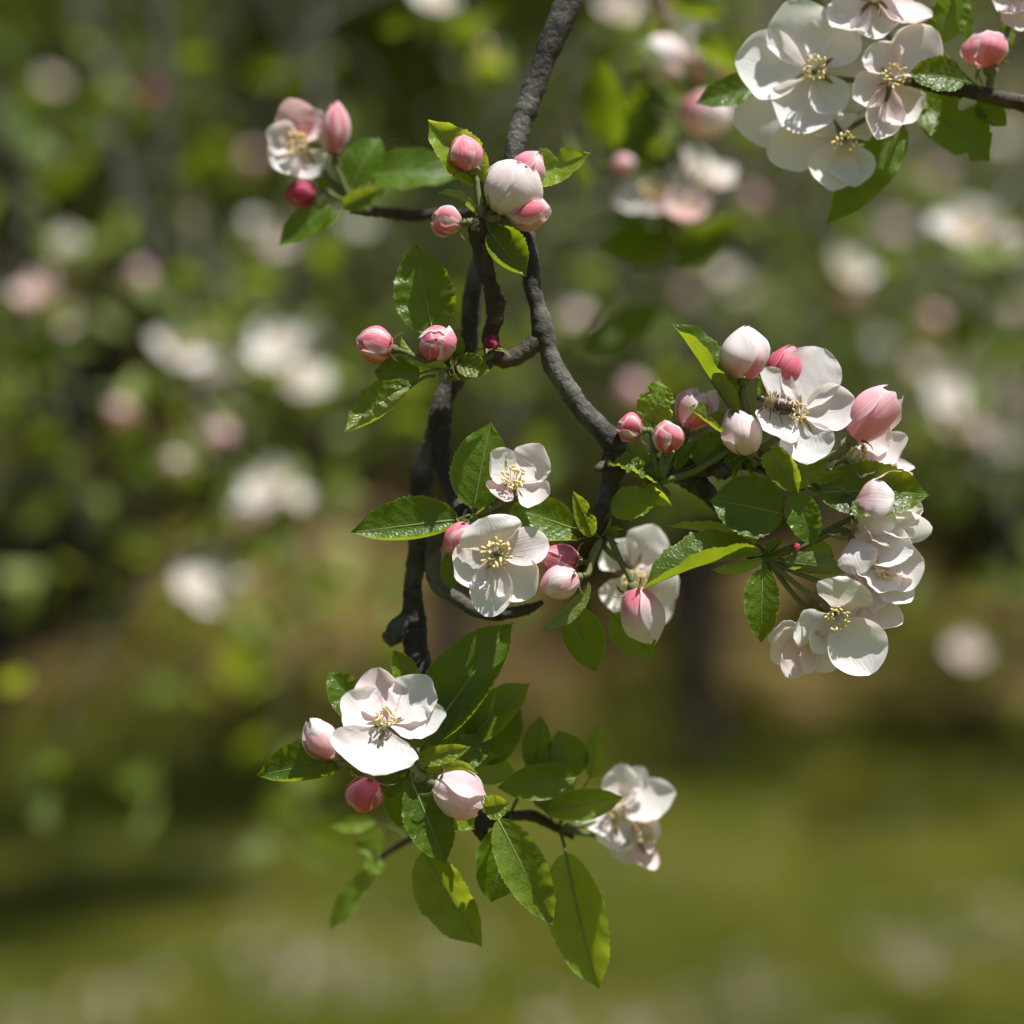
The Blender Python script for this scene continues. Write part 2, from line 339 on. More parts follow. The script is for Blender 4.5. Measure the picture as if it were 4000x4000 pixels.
BC = [0]
def blossom(thing, c, petals, face=(0, -1, 0.25), attach=None, pig=0.03, pbase=0.12, stam=True, label=None, lo=False, sr=1.0, cup=0.75, nsep=5, smul=1.0):
    """petals: (x, y, d, width, {options}) tips in photo units; face in world axes"""
    BC[0] += 1; sd = BC[0] * 31
    C = P(*c); k = ks(c[2]); Fv = nrm(face)
    geo = [urn_geo(C - Fv * 6 * k, Fv, 19 * k * sr, 38 * k * sr)]
    if attach is not None:
        A = P(*attach); E = C - Fv * 44 * k * sr; geo.append(tube_geo(spline([A, A * 0.55 + E * 0.45 + np.array([0, 0, -8 * k]), E - Fv * 14 * k, E + Fv * 6 * k], 12), np.linspace(11, 10, 12) * k * sr, 8, 0.05, 3))
    V, F = join(geo); o = mk('blossom', V, F, M_CALYX, thing, C)
    if label: o['label'] = label
    for i, pt in enumerate(petals):
        op = dict(pt[4]) if len(pt) > 4 else {}
        T = P(*pt[:3]); d = nrm(T - C); B = C + nrm(d - Fv * np.dot(d, Fv) * 0.7) * 10 * k - Fv * 2 * k
        W = pt[3] * 1.05 * ks(pt[2]); r_ = random.Random(sd + i)
        kw = dict(fold=0.05, cl=cup * r_.uniform(0.4, 1.5), cr=cup * r_.uniform(0.4, 1.5), bend=-0.14 * r_.uniform(0.6, 1.6), tip=r_.uniform(-0.14, 0.08),
                  ruf=r_.uniform(0.020, 0.046), rf=r_.uniform(1.2, 2.4), twist=r_.uniform(-0.25, 0.25), crinkle=0.012, pig=pig, pbase=pbase, edge=r_.uniform(-0.02, 0.03))
        f = op.pop('face', None); f = Fv if f is None else nrm(f)
        kw.update(op)
        if 'pig' in op and 'pbase' not in op: kw['pbase'] = pbase
        petal(o, B, T, W, f, lo=lo, seed=sd + i, **kw)
    if nsep: sepals(o, C - Fv * 8 * k, Fv, 20 * k * sr, 70 * k * sr, 1.9, nsep, ph=sd * 0.37)
    if stam: stamens(o, C - Fv * 2 * k, Fv, 74 * k * sr * smul, 24, sd, 0.55)
    return o
def flower_bud(thing, b, t, r, attach=None, pig=0.5, ptip=None, edge=0.25, open_=0.0, twist=0.7, ph=None, label=None, refl=1.0, sep=1.0, n=4, lo=False, stalk=12, white=0.0, fat=0.75):
    BC[0] += 1; sd = BC[0] * 17; r_ = np.random.default_rng(sd)
    B, T = P(*b), P(*t); k = ks((b[2] + t[2]) / 2); R = r * 0.96 * k; ax = nrm(T - B); L = np.linalg.norm(T - B)
    L = max(L, 1.5 * R) if abs(b[2] - t[2]) < 60 else max(L, 1.7 * R)
    e1 = nrm(np.cross(ax, [0.2, 0.9, 0.31])); e2 = np.cross(ax, e1); ph = r_.uniform(0, 6.28) if ph is None else ph
    geo = [urn_geo(B + ax * 0.04 * L, ax, R * 0.30, R * 0.50)]
    if attach is not None:
        A = P(*attach); E = B - ax * R * 0.5
        geo.append(tube_geo(spline([A, A * 0.5 + E * 0.5 + np.array([0, 0, -6 * k]), E - ax * R * 0.25, E + ax * R * 0.1], 12), np.linspace(stalk, stalk * 0.95, 12) * k, 8, 0.05, 3))
    V, F = join(geo); o = mk('flower_bud', V, F, M_CALYX, thing, B)
    if label: o['label'] = label
    ptip = pig if ptip is None else ptip
    nu, nv = (8, 6) if lo else (18, 14)
    q = np.linspace(0, 1, nu + 1)[:, None]; u = np.linspace(-1, 1, nv + 1)[None, :]
    for i in range(n):
        te = (1.0 - 0.16 * r_.random() * (i % 2) - 0.04 * r_.random()) * (1 - (0.20 + 0.1 * open_) * np.abs(u) ** 2.2) * (1 + 0.025 * np.sin(9 * u + i * 2 + sd))
        tt = q * te
        f0 = np.sin(np.pi * (0.10 + 0.895 * tt)) ** fat
        f1 = 0.34 + 0.66 * np.sin(np.pi * 0.5 * np.clip(tt * 1.25, 0, 1)) ** 0.9 - 0.10 * tt
        f = f0 * (1 - open_) + f1 * open_
        span = (1.55 + 0.25 * math.sin(i * 2.3 + sd) - 0.30 * open_) * (0.62 + 0.38 * np.sin(np.pi * np.clip(0.1 + tt * 0.9, 0, 1)))
        th = ph + i * 6.283 / n + u * span + twist * tt
        lump = 1 + 0.075 * np.sin(2.5 * u + 4 * tt + i * 1.7 + sd) + 0.03 * np.sin(6 * u + 8 * tt + i) + 0.008 * np.sin(15 * u + 7 * tt + 2 * i)
        rr = R * f * lump * (1 + 0.085 * u + 0.05 * np.abs(u) ** 3 * open_) * (1 + 0.05 * ((i * 2) % 5 - 2) / 2) * (1 + 0.035 * np.clip(np.abs(u) - 0.82, 0, 1) / 0.18) + 0.014 * R * i
        lean = 1 + (r_.uniform(-0.08, 0.12) if open_ else r_.uniform(-0.02, 0.03))
        V = B + ax * (L * tt * lean)[..., None] + rr[..., None] * (np.cos(th)[..., None] * e1 + np.sin(th)[..., None] * e2)
        pg = (pig * 1.12 * (1 - tt) + ptip * 1.05 * tt) * (1 - min(0.95, 0.35 + edge * 1.3) * np.abs(u) ** 2.6) - edge * np.clip(q - 0.88, 0, 1) * 6 + 0.05 * np.sin(4 * u + i * 2.1) + r_.uniform(-0.14, 0.08) - 0.03 * (i % 2)
        pg = pg - white * np.clip((tt - 0.30 - 0.08 * np.sin(5 * u + i)) * 2.2, 0, 1)
        uv = np.stack(np.broadcast_arrays((u + 1) / 2, tt), -1).reshape(-1, 2)
        mk('petal', V.reshape(-1, 3), grid_faces(nu, nv)[:, ::-1], M_PET, o, B, uv, np.broadcast_to(pg, tt.shape).ravel().clip(0, 1))
    if open_ < 0.2:                                             # closed inner petals
        for i in range(3):
            tt = q * (1 - 0.03 * np.abs(u)); f = np.sin(np.pi * (0.10 + 0.90 * tt)) ** fat; th = ph + 0.6 + i * 2.094 + u * 1.25 + twist * tt
            rr = R * f * 0.91 * (1 + 0.06 * u); V = B + ax * (L * 0.965 * tt)[..., None] + rr[..., None] * (np.cos(th)[..., None] * e1 + np.sin(th)[..., None] * e2)
            pg = np.broadcast_to((ptip * 0.8 - 0.1 * white - edge * 0.4 * np.abs(u)), tt.shape); uv = np.stack(np.broadcast_arrays((u + 1) / 2, tt), -1).reshape(-1, 2)
            mk('petal', V.reshape(-1, 3), grid_faces(nu, nv)[:, ::-1], M_PET, o, B, uv, pg.ravel().clip(0, 1))
    sepals(o, B + ax * 0.02 * L, ax, R * 0.50, R * 1.25 * sep, refl + 0.85, 5, ph=ph * 1.7 + 0.4)
    return o
def clutter(thing, node, n, seed, size=70):
    """young bracts and stipules crowding a node"""
    r_ = random.Random(seed)
    for i in range(n):
        a = r_.uniform(0, 6.28); l = size * r_.uniform(0.5, 1.2); b = (node[0] + math.cos(a) * 14, node[1] + math.sin(a) * 14, node[2] + r_.uniform(-25, 15))
        t = (b[0] + math.cos(a) * l, b[1] + math.sin(a) * l * 0.8, b[2] + r_.uniform(-35, 20))
        leaf(thing, b, t, l * r_.uniform(0.25, 0.5), r_.uniform(-60, 60), node, r_.random() < 0.8, fold=r_.uniform(15, 50), cl=r_.uniform(0, 0.8), cr=r_.uniform(0, 0.8), bend=r_.uniform(-0.15, 0.15), hi=False, dry=r_.random() < 0.12)
def limb(thing, pts, name='limb', m=None, lump=0.09, ns=18, dens=12, seed=1):
    """pts: (x, y, d, radius) in photo units"""
    q = np.array([[*P(x, y, d), r * ks(d)] for x, y, d, r in pts]); L = np.linalg.norm(np.diff(q[:, :3], axis=0), axis=1).sum()
    n = max(8, int(L / (dens * U))); s = spline(q, n)
    r_ = np.random.default_rng(seed); t = np.linspace(0, 1, n)
    rad = s[:, 3] * (1.02 + 0.07 * np.interp(t, np.linspace(0, 1, max(4, n // 7)), r_.normal(0, 1, max(4, n // 7))) + 0.05 * np.abs(r_.normal(0, 1, n)) * (r_.random(n) < 0.25))
    s[:, :3] += np.stack([np.interp(t, np.linspace(0, 1, max(4, n // 9)), r_.normal(0, 1, max(4, n // 9))) for _ in range(3)], 1) * (s[:, 3:4] * 0.16)
    V, F = tube_geo(s[:, :3], np.maximum(rad, 1e-4), ns, lump * 0.65, seed); return mk(name, V, F, m or M_BARK, thing, s[0, :3])
def knob(thing, pts, seed=2, m=None):
    return limb(thing, pts, 'knot', m or M_SPUR, 0.14, 10, 9, seed)

# ================================================================== the setting
def lawn_material():
    m, t, out, N = mat('lawn'); tc = N('ShaderNodeTexCoord')
    a = noise(t, 1.3, 5, tc.outputs['Object']); b = noise(t, 9, 4, tc.outputs['Object']); c = noise(t, 90, 3, tc.outputs['Object'])
    col = mix_c(t, b, (0.075, 0.092, 0.005), (0.150, 0.165, 0.010))
    col = mix_c(t, math_n(t, 'MULTIPLY', math_n(t, 'SUBTRACT', a, 0.47), 9.0, clamp=True), col, (0.31, 0.27, 0.045))
    col = mix_c(t, math_n(t, 'MULTIPLY', c, 0.5), col, (0.05, 0.075, 0.012))
    p = N('ShaderNodeBsdfPrincipled'); p.inputs['Roughness'].default_value = 0.95; p.inputs['Specular IOR Level'].default_value = 0.1
    t.links.new(col, p.inputs['Base Color']); t.links.new(bump(t, c, 1.0, 0.03), p.inputs['Normal']); t.links.new(p.outputs[0], out.inputs[0]); return m
def sheet(name, x0, x1, y0, y1, z, m, n=40, amp=0.0, wav=0.0):
    xs = np.linspace(x0, x1, n + 1); ys = np.linspace(0, 1, n + 1); V = []
    for fy in ys:
        for x in xs:
            e0 = y0 + wav * (math.sin(x * 0.7) + 0.6 * math.sin(x * 1.9 + 1)); y = e0 + (y1 - e0) * fy ** 1.5
            V.append((x, y, z + amp * (math.sin(x * 0.4) * math.cos(y * 0.3))))
    o = mk(name, V, grid_faces(n, n)[:, ::-1], m, origin=(0, 0, 0)); o['kind'] = 'structure'; return o
sheet('ground_lawn', -300, 300, -60, 500, 0.0, lawn_material(), 60)

# grass blades over the part of the lawn in view
n = 80000; r_ = np.random.default_rng(3)
gy = 5.0 + 10.0 * r_.random(n) ** 1.2; gx = (r_.random(n) - 0.5) * 0.62 * gy; gh = r_.uniform(0.02, 0.075, n) * (1 + 0.8 * (np.sin(gx * 2.1 + gy) > 0.6))
an = r_.uniform(0, 6.28, n); lean = r_.normal(0, 0.5, (n, 2)) * gh[:, None]; wd = r_.uniform(0.0025, 0.006, n)
b0 = np.stack([gx - np.cos(an) * wd, gy - np.sin(an) * wd, np.zeros(n)], 1); b1 = np.stack([gx + np.cos(an) * wd, gy + np.sin(an) * wd, np.zeros(n)], 1)
tp = np.stack([gx + lean[:, 0], gy + lean[:, 1], gh], 1)
V = np.stack([b0, b1, tp], 1).reshape(-1, 3); F = np.arange(3 * n).reshape(-1, 3)
g = mk('grass', V, F, plain_leafy('grass_blade', (0.115, 0.130, 0.013), (0.26, 0.27, 0.03), 0.3, 0.6, 0.2, 0.85, 1.1), origin=(0, 0, 0.004), smooth=False)
tag(g, 'short olive green lawn grass in dappled sun', 'grass', kind='stuff')
# fallen petals on the lawn
n = 2200; py = 5.0 + 6 * r_.random(n) ** 2; px = (r_.random(n) - 0.5) * 0.6 * py; cl = np.sin(px * 3.1) * np.sin(py * 2.3 + 1); ok = cl > 0.15; px, py = px[ok], py[ok]; n = len(px)
hx, hy = [], []
for cx, cy_ in ((-0.66, 6.45), (-0.50, 6.40), (-0.24, 6.45), (1.27, 6.65), (-1.1, 6.3), (0.75, 6.3)):
    hx.append(cx + r_.normal(0, 0.06, 28)); hy.append(cy_ + r_.normal(0, 0.16, 28))
px = np.concatenate([px] + hx); py = np.concatenate([py] + hy); n = len(px)
an = r_.uniform(0, 6.28, n); sz = r_.uniform(0.008, 0.016, n); tz = r_.uniform(0.03, 0.07, n)
V = np.stack([np.stack([px + np.cos(an + k * 1.571) * sz, py + np.sin(an + k * 1.571) * sz, tz + r_.uniform(-0.006, 0.006, n)], 1) for k in range(4)], 1).reshape(-1, 3)
g = mk('fallen_petals', V, np.arange(4 * n).reshape(-1, 4), M_BGPET, origin=(0, 0, 0.01)); tag(g, 'white petals scattered over the lawn grass', 'petals', kind='stuff')

# ---- trees behind: trunk, limbs, crown of leaves, blossoms
def leaf_cloud(centers, radii, n, size, seed, hang=0.3):
    r_ = np.random.default_rng(seed); i = r_.integers(0, len(centers), n)
    d = r_.normal(0, 1, (n, 3)); d /= np.linalg.norm(d, axis=1)[:, None]; c = centers[i] + d * (radii[i] * r_.random(n) ** 0.45)[:, None] * np.array([1, 1, 1.0])
    a = r_.normal(0, 1, (n, 3)); a[:, 2] -= hang * 2; a /= np.linalg.norm(a, axis=1)[:, None]
    b = np.cross(a, r_.normal(0, 1, (n, 3))); b /= np.linalg.norm(b, axis=1)[:, None]; s = size * r_.uniform(0.6, 1.3, n)[:, None]
    nn = np.cross(a, b)
    V = np.stack([c - a * s, c + b * s * 0.55 + nn * s * 0.15, c + a * s, c - b * s * 0.55 + nn * s * 0.15], 1).reshape(-1, 3)
    return V, np.arange(4 * n).reshape(-1, 4)
def apple_tree(x, y, h, cr, label, seed, nl=7000, nb=500, tr=0.11, low=1.0, lsize=0.035, leafm=None, tilt=0.0):
    r_ = np.random.default_rng(seed); o = empty('apple_tree', (x, y, 0), label, 'tree', 'apple trees behind the branches')
    lean = r_.normal(0, 0.12, 2) + np.array([tilt, 0]); top = np.array([x + lean[0], y + lean[1], h * 0.45])
    pth = spline([(x, y, -0.05), (x + lean[0] * 0.3 + 0.04, y, h * 0.15), (x + lean[0] * 0.6 - 0.03, y, h * 0.3), tuple(top)], 16)
    V, F = tube_geo(pth, np.linspace(tr * 1.35, tr * 0.8, 16) * (1 + 0.5 * np.exp(-np.arange(16) * 0.8)), 14, 0.06, seed); mk('trunk', V, F, M_TRUNK, o, (x, y, 0))
    cen = []; rad = []
    for k in range(9):
        an = k * 2.4 + r_.uniform(0, 0.6); rr = cr * r_.uniform(0.5, 1.0); e = np.array([x + tilt + math.cos(an) * rr, y + math.sin(an) * rr * 0.8, r_.uniform(low + 0.3, h * 0.92)])
        s = pth[9 + int(r_.integers(0, 6))]; mid = (s + e) / 2 + np.array([0, 0, 0.25])
        p2 = spline([s, mid, e], 10); V, F = tube_geo(p2, np.linspace(tr * 0.5, tr * 0.1, 10), 8, 0.08, seed + k); mk('limb', V, F, M_TRUNK, o, s)
        for q in (4, 6, 8, 9):
            cen.append(p2[q] + r_.normal(0, 0.12, 3)); rad.append(r_.uniform(0.25, 0.5) * cr / 1.6)
            cen.append(p2[q] + np.array([r_.normal(0, 0.3), r_.normal(0, 0.3), -r_.uniform(0.2, 0.7)])); rad.append(r_.uniform(0.15, 0.35) * cr / 1.6)
    cen = np.array(cen); rad = np.array(rad); cen[:, 2] = np.maximum(cen[:, 2], low + rad * 0.7)
    V, F = leaf_cloud(cen, rad, nl, lsize, seed); c = mk('crown', V, F, leafm or M_BGLEAF, o, (x, y, h * 0.6)); c['kind'] = 'stuff'
    if nb:
        V, F = leaf_cloud(cen, rad * 1.08, nb * 5, 0.019, seed + 1, 0); 
        c0 = V.reshape(-1, 4, 3); ctr = c0.mean(1); anchor = ctr[::5].repeat(5, 0)[:len(ctr)]; V = (c0 - ctr[:, None] + anchor[:, None] + np.random.default_rng(seed).normal(0, 0.014, (len(ctr), 1, 3))).reshape(-1, 3)
        b = mk('blossoms', V, F, M_BGPET, o, (x, y, h * 0.6)); b['kind'] = 'stuff'
    return o
apple_tree(1.05, 12.4, 7.2, 3.0, 'apple tree whose dark trunk stands right of centre behind the lower white blossoms', 1, 20000, 1300, 0.11, 1.75)
apple_tree(-2.75, 9.6, 7.0, 3.0, 'apple tree at the left picture edge with a shaded green crown', 2, 34000, 200, 0.12, 1.6, tilt=1.5)
apple_tree(-3.0, 6.9, 5.6, 1.9, 'added nearest left apple tree, trunk out of view, whose leaning crown darkens the upper left corner and shades the lawn', 8, 17000, 60, 0.11, 2.35, tilt=1.75)  # added tree, trunk out of frame; crown leaned to shade the lower-left lawn
apple_tree(-0.5, 15.5, 7.5, 3.0, 'apple tree left of centre behind the hanging branch in front of brown soil', 3, 20000, 420, 0.13, 1.75)
apple_tree(3.4, 12.8, 7.0, 3.0, 'apple tree at the right picture edge covered in pale blossom', 4, 12000, 4500, 0.12, 1.6)
apple_tree(1.4, 18.5, 5.8, 2.6, 'farthest apple tree seen through the gap above the brown soil', 5, 8000, 2600, 0.13, 1.7)
apple_tree(-5.0, 15.0, 5.8, 2.6, 'distant apple tree beyond the left shaded crown', 6, 8000, 300, 0.13, 1.4)
apple_tree(5.8, 18.5, 6.0, 2.7, 'distant apple tree beyond the right pale crown', 7, 7000, 3600, 0.13, 1.6)
# earth bank and hillside behind the orchard
def bank_material():
    m, t, out, N = mat('bank'); tc = N('ShaderNodeTexCoord')
    a = noise(t, 0.42, 3, tc.outputs['Object']); b = noise(t, 7, 5, tc.outputs['Object']); g = N('ShaderNodeNewGeometry'); sp = N('ShaderNodeSeparateXYZ'); t.links.new(tc.outputs['Object'], sp.inputs[0])
    col = mix_c(t, b, (0.095, 0.058, 0.026), (0.19, 0.118, 0.058))
    grn = mix_c(t, b, (0.055, 0.062, 0.006), (0.125, 0.120, 0.014))
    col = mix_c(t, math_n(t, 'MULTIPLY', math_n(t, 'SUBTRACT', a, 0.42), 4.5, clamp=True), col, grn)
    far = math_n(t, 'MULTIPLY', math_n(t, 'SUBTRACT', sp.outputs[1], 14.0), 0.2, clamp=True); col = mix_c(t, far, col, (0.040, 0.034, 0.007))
    p = N('ShaderNodeBsdfPrincipled'); p.inputs['Roughness'].default_value = 1.0; p.inputs['Specular IOR Level'].default_value = 0.05
    t.links.new(col, p.inputs['Base Color']); t.links.new(bump(t, b, 1.0, 0.06), p.inputs['Normal']); t.links.new(p.outputs[0], out.inputs[0]); return m
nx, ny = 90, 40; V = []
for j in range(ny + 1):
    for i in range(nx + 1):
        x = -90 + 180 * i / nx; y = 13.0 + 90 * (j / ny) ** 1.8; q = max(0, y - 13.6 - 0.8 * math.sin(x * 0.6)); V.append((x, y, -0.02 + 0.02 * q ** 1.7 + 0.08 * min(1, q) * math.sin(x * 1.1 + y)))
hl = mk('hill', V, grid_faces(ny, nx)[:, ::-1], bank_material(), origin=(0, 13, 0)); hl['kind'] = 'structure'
# rough undergrowth where the lawn meets the bank
r_ = np.random.default_rng(21); n = 130
cen = np.stack([r_.uniform(-5, 5, n), 8.8 + 8.5 * r_.random(n) ** 0.55, np.zeros(n)], 1); rad = r_.uniform(0.10, 0.45, n) * (0.5 + 0.8 * (np.sin(cen[:, 0] * 2.3) > 0)); cen[:, 2] = rad * 0.5
V, F = leaf_cloud(cen, rad, 14000, 0.05, 22, -0.5)
g = mk('undergrowth', V, F, plain_leafy('weed_leaf', (0.078, 0.080, 0.008), (0.28, 0.28, 0.02), 0.3, 0.7, 0.2, 0.7, 0.8), origin=(0, 13, 0)); tag(g, 'rough brownish green weeds where the lawn ends', 'weeds', kind='stuff')
# wood closing the view
r_ = np.random.default_rng(9); n = 300
cen = np.stack([r_.uniform(-26, 26, n), r_.uniform(24, 34, n), r_.uniform(0.8, 12, n)], 1); rad = r_.uniform(0.9, 2.2, n); cen[:70, 1] = r_.uniform(18, 25, 70); cen[:70, 0] *= 0.4; cen[:70, 2] = r_.uniform(0.4, 1.8, 70); rad[:70] = r_.uniform(0.3, 0.9, 70)
V, F = leaf_cloud(cen, rad, 52000, 0.17, 9)
g = mk('far_wood', V, F, plain_leafy('far_foliage', (0.042, 0.040, 0.008), (0.13, 0.125, 0.02), 0.3, 0.7, 0.2, 0.6, 0.4), origin=(0, 28, 0)); tag(g, 'far olive wood closing the view behind the orchard', 'wood', kind='stuff')

# ================================================================== branch 1: dark bough with the right-hand cluster
A = empty('apple_branch', P(2230, 0, 310), 'dark forking bough from the top edge carrying the long right-hand cluster of buds and blossoms', 'branch')
limb(A, [(2290, -260, 330, 52), (2232, 0, 310, 50), (2135, 230, 290, 48), (2050, 430, 270, 44), (2008, 600, 240, 40), (2020, 800, 200, 36), (2058, 980, 180, 34), (2085, 1130, 160, 33),
         (2112, 1300, 140, 38), (2170, 1420, 120, 37), (2250, 1560, 100, 40), (2335, 1660, 80, 42), (2398, 1745, 70, 48), (2393, 1850, 60, 42), (2362, 1960, 60, 37), (2345, 2060, 60, 27), (2352, 2125, 55, 15)], 'bough', lump=0.05, seed=4)
limb(A, [(2385, 1745, 75, 36), (2500, 1800, 90, 36), (2620, 1835, 100, 40), (2760, 1820, 110, 36), (2900, 1810, 120, 30), (3050, 1850, 130, 22), (3140, 1905, 130, 12)], m=M_SPUR, lump=0.10, seed=5)
limb(A, [(2620, 1835, 100, 32), (2725, 1885, 140, 36), (2820, 1980, 190, 30), (2890, 2080, 220, 24), (2930, 2165, 220, 19), (2985, 2180, 200, 14)], lump=0.08, seed=6)
limb(A, [(2115, 1325, 140, 34), (2045, 1375, 135, 34), (1975, 1402, 120, 34), (1932, 1375, 95, 33), (1926, 1305, 70, 32), (1936, 1230, 50, 34), (1915, 1120, 30, 33), (1888, 1030, 20, 30), (1878, 945, 10, 34), (1872, 885, 0, 34), (1880, 850, 0, 22)], 'spur', M_SPUR, 0.15, 14, 13, 7)
limb(A, [(1950, 1397, 115, 26), (1870, 1435, 80, 22), (1790, 1440, 25, 26), (1755, 1450, 5, 18)], 'spur', M_SPUR, 0.14, 10, 10, 8)
knob(A, [(1935, 1250, 45, 26), (1952, 1190, 15, 24), (1958, 1150, 0, 21)], 3); knob(A, [(1890, 950, 10, 20), (1905, 1060, -10, 24), (1912, 1085, -12, 16)], 4)
knob(A, [(2380, 1800, 60, 20), (2340, 1825, 30, 19), (2325, 1830, 25, 12)], 5); knob(A, [(2800, 1820, 90, 30), (2835, 1850, 30, 27), (2850, 1858, 20, 16)], 6)

# ---- cluster at the top of the spur
n1 = (1885, 862, 0)
flower_bud(A, (1843, 664, 0), (1788, 528, -10), 68, n1, 0.42, 0.44, 0.22, label='plump rose pink bud standing highest on the spur', twist=0.6, sep=0.75, stalk=13)
flower_bud(A, (1800, 868, 0), (1688, 862, -15), 60, n1, 0.40, 0.42, 0.42, open_=0.12, label='cracked pink bud with cream edges pointing left', twist=0.9, sep=0.8, stalk=19)
flower_bud(A, (1948, 812, 60), (2062, 640, -45), 112, n1, 0.04, 0.12, 0.05, open_=0.0, label='big blush white globe bud about to open', twist=0.4, sep=0.35, white=0.1, fat=0.6)
flower_bud(A, (2025, 700, 75), (2112, 598, 60), 66, n1, 0.36, 0.22, 0.2, label='pale pink bud behind the white globe bud', sep=0.9)
flower_bud(A, (1985, 838, 20), (2150, 815, -30), 70, n1, 0.42, 0.30, 0.36, open_=0.10, label='pink bud below the white globe bud', sep=0.6)
leaf(A, (1885, 720, 45), (1662, 480, 20), 205, -12, n1, True, fold=22, cl=0.3, cr=0.6, bend=0.05, tipc=0.15, ruf=0.03, up=0.8)
leaf(A, (1985, 705, 85), (2310, 606, 60), 165, 20, n1, True, fold=22, cl=-0.3, cr=0.2, bend=-0.04, notch=((-1, 0.62, 0.55, 0.05),), up=0.7)
leaf(A, (1855, 836, 5), (1712, 748, -20), 75, 65, n1, True, fold=50, cl=0.8, cr=0.6, bend=0.04)
leaf(A, (1912, 905, -15), (2060, 1085, -50), 215, 5, n1, False, fold=12, cl=1.0, cr=2.0, bend=-0.02, tipc=0.2, up=0.0)
leaf(A, (1900, 810, 10), (1908, 690, -10), 90, 40, n1, True, fold=45, cl=0.7, cr=0.9, bend=0.03)
leaf(A, (1950, 872, 15), (2045, 892, 5), 62, 30, n1, True, fold=20)
# ---- cluster left of the spur
n2 = (1765, 1440, 10)
flower_bud(A, (1530, 1362, 0), (1388, 1325, -10), 70, n2, 0.34, 0.36, 0.22, label='light pink bud at the left end of its cluster', twist=0.5, sep=0.6, stalk=12)
flower_bud(A, (1714, 1362, 50), (1704, 1325, -70), 72, n2, 0.44, 0.46, 0.40, label='rose pink bud facing forward under the upright leaf', twist=0.5, sep=1.0, refl=1.2)
flower_bud(A, (1918, 1370, 0), (1923, 1306, -15), 28, n2, 0.85, 0.9, 0.05, label='tiny dark crimson bud in woolly sepals', sep=2.1, refl=0.7)
leaf(A, (1692, 1310, 45), (1621, 956, 60), 235, -4, n2, False, fold=10, cl=0.22, cr=0.22, bend=0.03, up=0.45)
leaf(A, (1600, 1514, 0), (1358, 1709, -30), 225, 10, (1700, 1470, 10), True, fold=26, cl=2.2, cr=0.2, bend=-0.03, tipc=0.12, up=0.5)
leaf(A, (1640, 1463, 20), (1460, 1453, 40), 130, -15, n2, False, fold=12, bend=0.05)
leaf(A, (1660, 1425, 0), (1568, 1313, -5), 75, 50, n2, True, fold=48, cl=0.5, cr=0.5, under=True)
leaf(A, (1785, 1418, 0), (1915, 1452, -15), 100, 10, n2, True, fold=15, crinkle=0.03, ruf=0.03)
leaf(A, (1745, 1440, -5), (1650, 1437, -30), 70, 62, n2, True, fold=35, cl=0.6, cr=0.6)
leaf(A, (1755, 1470, -5), (1848, 1476, -20), 42, 30, n2, dry=True, fold=40, bend=-0.16, label='small dry brown curled leaf')
leaf(A, (1772, 1412, 45), (1788, 1298, 45), 78, 0, n2, False, fold=10)

# ---- big cluster on the right: left-hand buds
n3 = (2575, 1885, 20); n4 = (2900, 1800, 80); n5 = (2985, 2180, 60)
flower_bud(A, (2505, 1680, 0), (2406, 1665, -10), 56, n3, 0.46, 0.56, 0.55, label='small red and cream bud nearest the bough', twist=0.8, sep=0.75)
flower_bud(A, (2604, 1764, 0), (2602, 1640, -25), 60, n3, 0.62, 0.45, 0.40, label='small crimson bud beside the red and cream bud', twist=0.3, sep=0.8)
o = flower_bud(A, (2690, 1672, 55), (2738, 1522, 35), 76, n3, 0.38, 0.12, 0.25, open_=0.30, label='half-open pink and white bud behind a nibbled leaf', sep=0.7)
C = P(2700, 1660, 60); petal(o, C, P(2800, 1525, 50), 120 * U, (-0.6, -0.6, 0.2), 0.10, 0.1, cl=0.8, cr=0.8, bend=-0.2, seed=5)
leaf(A, (2825, 1690, -10), (2682, 1592, -40), 128, 15, n4, True, fold=18, cl=2.2, cr=0.3, bend=0.06, notch=((1, 0.5, 0.7, 0.10),))
leaf(A, (2885, 1640, 55), (2655, 1243, 40), 250, 52, n4, False, fold=50, cl=0.1, cr=-0.3, bend=-0.02, tipc=-0.05)
leaf(A, (2548, 1657, 45), (2577, 1485, 40), 150, 0, n3, True, fold=12, crinkle=0.05, ruf=0.03, notch=((-1, 0.7, 0.45, 0.07), (1, 0.45, 0.25, 0.08)))
leaf(A, (2572, 1885, -5), (2374, 1806, -30), 132, 12, n3, True, fold=12, crinkle=0.07, ruf=0.06, cl=0.5, cr=0.9, notch=((1, 0.45, 0.7, 0.06),), up=0.9, label='crumpled lit young leaf with a bite')
leaf(A, (2590, 1880, -5), (2684, 1700, -15), 85, 55, n3, True, fold=45, under=True, cl=0.5, cr=0.5)
leaf(A, (2720, 1818, 40), (2848, 1688, 30), 130, -10, n3, False, fold=18)
leaf(A, (2640, 1840, 30), (2720, 1715, 30), 70, -20, n3, False, fold=30)
leaf(A, (2545, 1850, 20), (2442, 1735, 30), 82, 10, n3, True, fold=20, crinkle=0.02)
V, F = stalk_geo(P(2580, 1884, 0), P(2858, 1752, -5), 14 * U, 12 * U, -0.002); mk('flower_stalk', V, F, M_STALK, A, P(2580, 1884, 0))
leaf(A, (2385, 1995, 15), (2578, 1952, 0), 145, -8, (2360, 2080, 50), False, fold=10, bend=0.05)
leaf(A, (2520, 1898, -5), (2626, 1972, -15), 80, 30, n3, True, fold=35, cl=0.6)
